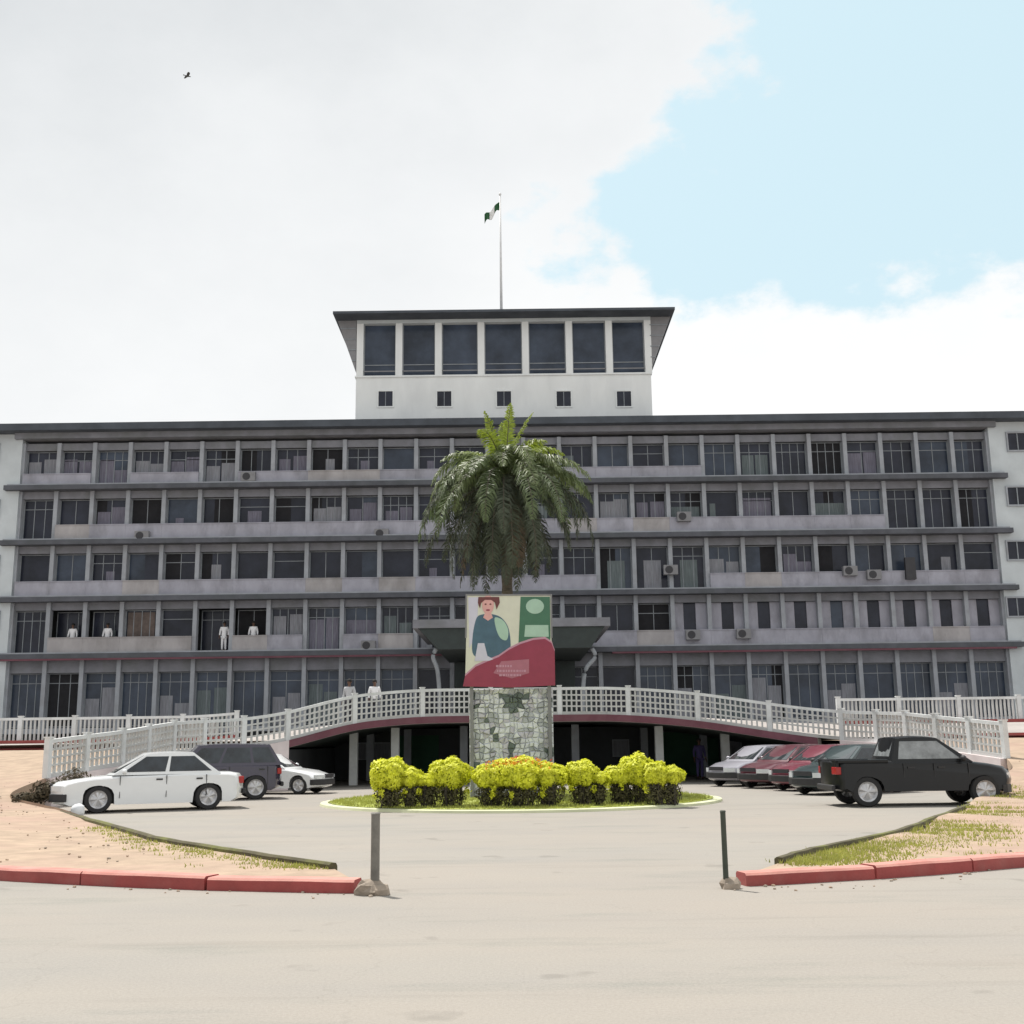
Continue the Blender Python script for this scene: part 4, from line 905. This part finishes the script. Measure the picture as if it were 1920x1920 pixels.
        f_ = MB(); f_.ell((xf0-.28, s*(W/2+.06), belt+.06), (.07, .11, .075), 8, 6); f_.build('mirror', M['plast'] if paint not in ('cwhite', 'csilver') else M[paint], root, smooth=True)
        nose(.50, .93, top[-1][1]+.01, max(top[-2][1]-.01, top[-1][1]+.10), .014, s).build('headlight', M['lamp'], root)
        f_ = MB(); f_.box(-L/2+.015, -L/2+.15, s*W/2*.60, s*W/2*.90, belt-.30, belt-.12)
        f_.v = [(a1+.12*((abs(b1)/(W/2))-.55), b1, c1) for a1, b1, c1 in f_.v]; f_.build('tail_light', M['tail'], root, bevel=.015)
        for cx_ in wheels:
            x = cx_-L/2; yo = s*(W/2-.02); yi = s*(W/2-.21)
            f_ = MB(); prof = [(wr*.66, 0), (wr*.93, 0), (wr, .04), (wr, .15), (wr*.93, .19), (wr*.6, .19)]; vs_ = []; sg = 28
            for k in range(sg):
                t = 2*pi*k/sg
                for r1, d1 in prof: vs_.append((r1*cos(t), -s*(d1-.095), r1*sin(t)))
            q_ = len(prof); fs_ = [(k*q_+i, k*q_+i+1, ((k+1) % sg)*q_+i+1, ((k+1) % sg)*q_+i) for k in range(sg) for i in range(q_-1)]
            f_.add(vs_, fs_); wo_ = f_.build('wheel', M['tyre'], root, smooth=40); wo_.location = (x, s*(W/2-.105), wr)
            f_ = MB(); rr2 = wr*.66; vs_ = [(0, s*.075, 0)]
            for k in range(20): t = 2*pi*k/20; rr3 = rr2*.82; q4 = .055 if k % 4 < 2 else .02; vs_.append((rr3*cos(t), s*q4, rr3*sin(t)))
            for k in range(20): t = 2*pi*k/20; vs_.append((rr2*1.02*cos(t), s*.088, rr2*1.02*sin(t)))
            f_.add(vs_, [(0, 1+k, 1+(k+1) % 20) for k in range(20)]+[(1+k, 21+k, 21+(k+1) % 20, 1+(k+1) % 20) for k in range(20)])
            f_.build('rim', M['rim'], wo_)
    f_ = MB(); f_.box(-L/2+.3, L/2-.35, -W/2*.72, W/2*.72, clear+.02, .62); f_.build('underbody', M['plast'], root)
    nose(-1.0, 1.0, .30, .49, .035, 1, .12).build('bumper', M['plast'], root, bevel=.015)
    f_ = MB(); f_.box(-L/2-.035, -L/2+.06, -W/2*.78, W/2*.78, .38, .52); f_.build('bumper', M['plast'], root, bevel=.03)
    f_ = MB(); f_.box(L/2-.05, L/2+.005, -W/2*.42, W/2*.42, belt-.35, belt-.22); f_.build('grille', M['acd'], root)
    if bed:
        x0_, x1_ = -L/2+.1, xr0-.08; f_ = MB()
        for s in (-1, 1): f_.box(x0_, x1_, s*W/2*.9-.05, s*W/2*.9+.05, belt-.03, belt+.05)
        f_.box(x0_-.04, x0_+.05, -W/2*.88, W/2*.88, belt-.2, belt+.05); f_.build('bed_rail', M[paint], root, bevel=.02)
        f_ = MB(); f_.box(x0_+.05, x1_, -W/2*.85, W/2*.85, belt-.02, belt+.005); f_.build('bed_floor', M['plast'], root)
    return root
SED = dict(top=[(.0, .62), (.03, .80), (.10, .90), (.35, .945), (.95, .955), (1.6, .95), (2.4, .93), (3.2, .92), (3.8, .885), (4.35, .83), (4.7, .77), (4.82, .70), (4.85, .55)], gh=(.66, 1.35, 2.55, 3.4), belt=.96)
make_car('sedan', 'white sedan parked side on at the left, facing left', 'car', 'cwhite', (at(277, 1500, 31.1).x, 31.1, 0), R(203), L=4.85, W=1.74, Hh=1.50, wheels=(.98, 3.72), wr=.34, **SED)
make_car('suv', 'dark violet black SUV parked behind the white sedan', 'SUV', 'cviolet', (at(398, 1450, 36.6).x, 36.6, 0), R(199), L=4.2, W=1.76, Hh=1.70, clear=.27, top=[(.0, .65), (.02, .95), (.05, 1.05), (1.5, 1.07), (2.9, 1.04), (3.3, 1.03), (3.8, .99), (4.1, .90), (4.18, .6)], gh=(.05, .42, 2.55, 3.2), belt=1.06, wheels=(.85, 3.3), wr=.37, ghw=(.93, .78))
make_car('distant_sedan', 'small white car parked at the mouth of the underpass on the left, facing right', 'car', 'cwhite', (-8.35, 40.6, 0), R(-14), L=4.1, W=1.62, Hh=1.36, wheels=(.8, 3.3), wr=.30, top=[(.0, .6), (.05, .85), (.4, .9), (1.4, .9), (2.3, .88), (2.8, .84), (3.4, .76), (3.9, .64), (4.08, .52)], gh=(.3, .85, 2.0, 2.75), belt=.88)
make_car('pickup_truck', 'black pickup truck parked side on at the right edge', 'pickup truck', 'cblack', (at(1716, 1490, 29.2).x, 29.2, .0), R(1), L=4.45, W=1.72, Hh=1.66, clear=.36, top=[(.0, .6), (.0, 1.04), (.04, 1.08), (1.5, 1.08), (2.4, 1.07), (3.3, 1.05), (3.9, .98), (4.32, .90), (4.46, .78), (4.5, .6)], gh=(1.42, 1.62, 2.62, 3.42), belt=1.07, wheels=(.78, 3.65), wr=.36, bed=1, ghw=(.92, .76), trim=True, glass='cglass2')
row = [(1420, 42.6, 'csilver', 'silver car with a dark lower body, first in the row from the bushes', 1.42), (1482, 40.6, 'cmaroon', 'maroon car, second in the parked row from the bushes', 1.44), (1546, 38.4, 'cred', 'wine red car in the parked row, third from the bushes', 1.43), (1592, 35.6, 'cteal', 'dark teal car half hidden behind the tail of the black pickup', 1.44)]
for px_, Y, pm, lab, hh in row:
    make_car('hatchback', lab, 'car', pm, (at(px_, 1450, Y).x, Y, 0), R(212), L=4.0, W=1.64, Hh=hh, wheels=(.75, 3.2), wr=.30, group='cars parked in a row under the right end of the bridge', top=[(.0, .6), (.03, .88), (.1, .92), (1.4, .93), (2.4, .91), (2.9, .87), (3.4, .80), (3.85, .66), (3.98, .5)], gh=(.08, .45, 2.05, 2.85), belt=.91)
# ------------------------------------------------------------------ people
def person(loc, yaw, label, top, legs, arms='down', group=None, skinm='skin', s=1.0):
    root = empty('person', loc, yaw); tag(root, label, 'person', group); root.scale = (s, s, s)
    def skin(nm, verts, edges, rad, m, sub=1):
        me = bpy.data.meshes.new(nm); me.from_pydata(verts, edges, []); o = bpy.data.objects.new(nm, me); col.objects.link(o)
        md = o.modifiers.new('s', 'SKIN'); sb = o.modifiers.new('u', 'SUBSURF'); sb.levels = sub; sb.render_levels = sub
        for i, sv in enumerate(me.skin_vertices[0].data): sv.radius = (rad[i] if isinstance(rad[i], tuple) else (rad[i], rad[i])); sv.use_root = (i == 0)
        dg = bpy.context.evaluated_depsgraph_get(); me2 = bpy.data.meshes.new_from_object(o.evaluated_get(dg)); bpy.data.objects.remove(o)
        me2.materials.clear(); me2.materials.append(m); me2.polygons.foreach_set('use_smooth', [True]*len(me2.polygons)); me2.name = nm
        o = bpy.data.objects.new(nm, me2); col.objects.link(o); o.parent = root; return o
    if arms == 'rail': el, ha = (.24, .10, 1.16), (.20, .34, 1.08)
    else: el, ha = (.25, -.02, 1.13), (.26, .08, .88)
    vt = [(0, 0, .95), (0, 0, 1.12), (0, -.01, 1.32), (0, 0, 1.47), (0, .01, 1.55), (0, .02, 1.64), (0, .01, 1.71)]; ed = [(0, 1), (1, 2), (2, 3), (3, 4), (4, 5), (5, 6)]; rd = [(.15, .11), (.13, .10), (.15, .10), (.06, .06), (.055, .055), (.085, .10), (.06, .07)]
    for sx in (-1, 1):
        b = len(vt); vt += [(sx*.18, 0, 1.40), (sx*el[0], el[1], el[2]), (sx*ha[0], ha[1], ha[2])]; ed += [(2, b), (b, b+1), (b+1, b+2)]; rd += [.055, .042, .03]
        b = len(vt); vt += [(sx*.09, 0, .88), (sx*.10, .01, .50), (sx*.10, -.02, .09), (sx*.11, .14, .04)]; ed += [(0, b), (b, b+1), (b+1, b+2), (b+2, b+3)]; rd += [.085, .058, .04, .035]
    body = skin('body', vt, ed, rd, M[skinm])
    f = MB()      # hands, nose, ears
    for sx in (-1, 1):
        hx, hy, hz = sx*ha[0], ha[1], ha[2]; d = (V(ha)-V(el)).normalized(); d = V((sx*d.x, d.y, d.z)); o_ = V((hx, hy, hz)); q = V((0, 1, 0)) if abs(d.y) < .5 else V((1, 0, 0))
        f.tube([o_, o_+d*.08], [.024, .034], 6)
        for k, ln in enumerate((.06, .075, .08, .07)): b = o_+d*.075+q*(-.03+.02*k); f.tube([b, b+d*ln*.5, b+d*ln+V((0, .01, -.01))], [.009, .0085, .006], 5)
        b = o_+d*.03-q*.03; f.tube([b, b-q*.03+d*.03, b-q*.03+d*.06], [.011, .01, .007], 5)
        f.ell((sx*.088, .01, 1.63), (.012, .02, .032), 6, 5)
    f.tube([(0, .105, 1.66), (0, .125, 1.625), (0, .105, 1.61)], [.008, .016, .012], 6)
    f.build('hands_and_ears', M[skinm], body)
    f = MB(); f.ell((0, -.012, 1.685), (.098, .108, .095), 12, 8); f.build('hair', M['hair'], root, smooth=True)
    vt = [(0, 0, .86), (0, 0, 1.0), (0, 0, 1.15), (0, -.01, 1.33), (0, 0, 1.44)]; ed = [(0, 1), (1, 2), (2, 3), (3, 4)]; rd = [(.19, .14), (.175, .135), (.15, .12), (.17, .12), (.09, .08)]
    for sx in (-1, 1):
        b = len(vt); e_ = V((sx*el[0], el[1], el[2])); vt += [(sx*.19, 0, 1.40), tuple(e_), tuple(e_.lerp(V((sx*ha[0], ha[1], ha[2])), .75))]; ed += [(3, b), (b, b+1), (b+1, b+2)]; rd += [.075, .058, .048]
    skin('shirt', vt, ed, rd, M[top])
    vt = [(0, 0, .92)]; ed = []; rd = [(.165, .125)]
    for sx in (-1, 1): b = len(vt); vt += [(sx*.09, 0, .84), (sx*.10, .01, .50), (sx*.10, -.02, .10)]; ed += [(0, b), (b, b+1), (b+1, b+2)]; rd += [.10, .075, .06]
    skin('trousers', vt, ed, rd, M[legs])
    for sx in (-1, 1):
        f = MB(); f.ell((sx*.105, .06, .035), (.045, .13, .04), 10, 6); f.build('shoe', M['hair'], root, smooth=True)
    return root
gB = 'people in white on the gallery one floor above the entrance'
for px_, lab in ((128, 'person in a white top on the gallery, furthest left of those in white'), (194, 'person in a bright white top leaning on the gallery parapet, second from left'), (415, 'person dressed in white standing in the dark full height opening on the gallery'), (470, 'person in white at the gallery parapet just right of the dark opening')):
    p = at(px_, 1180, 63.75); full = px_ == 415
    person((p.x, 64.42, FZ[1]+.052), R(180), lab, 'cloth', 'cloth' if full else 'trous', 'down', gB, s=.96)
p = at(656, 1320, 47); person((p.x, 46.8, H(p.x, 46.8)), R(160), 'person in a pale top standing behind the bridge balustrade left of the entrance', 'clothg', 'trous')
p = at(706, 1320, 47.3); person((p.x, 46.6, H(p.x, 46.6)-.02), R(200), 'person in a white top on the bridge, nearest the entrance', 'cloth', 'trous', s=.93)
p = at(1312, 1430, 49.2); person((p.x, 49.2, 0), R(190), 'person in blue violet clothes standing under the bridge left of the parked row', 'clothb', 'clothb', s=.97)
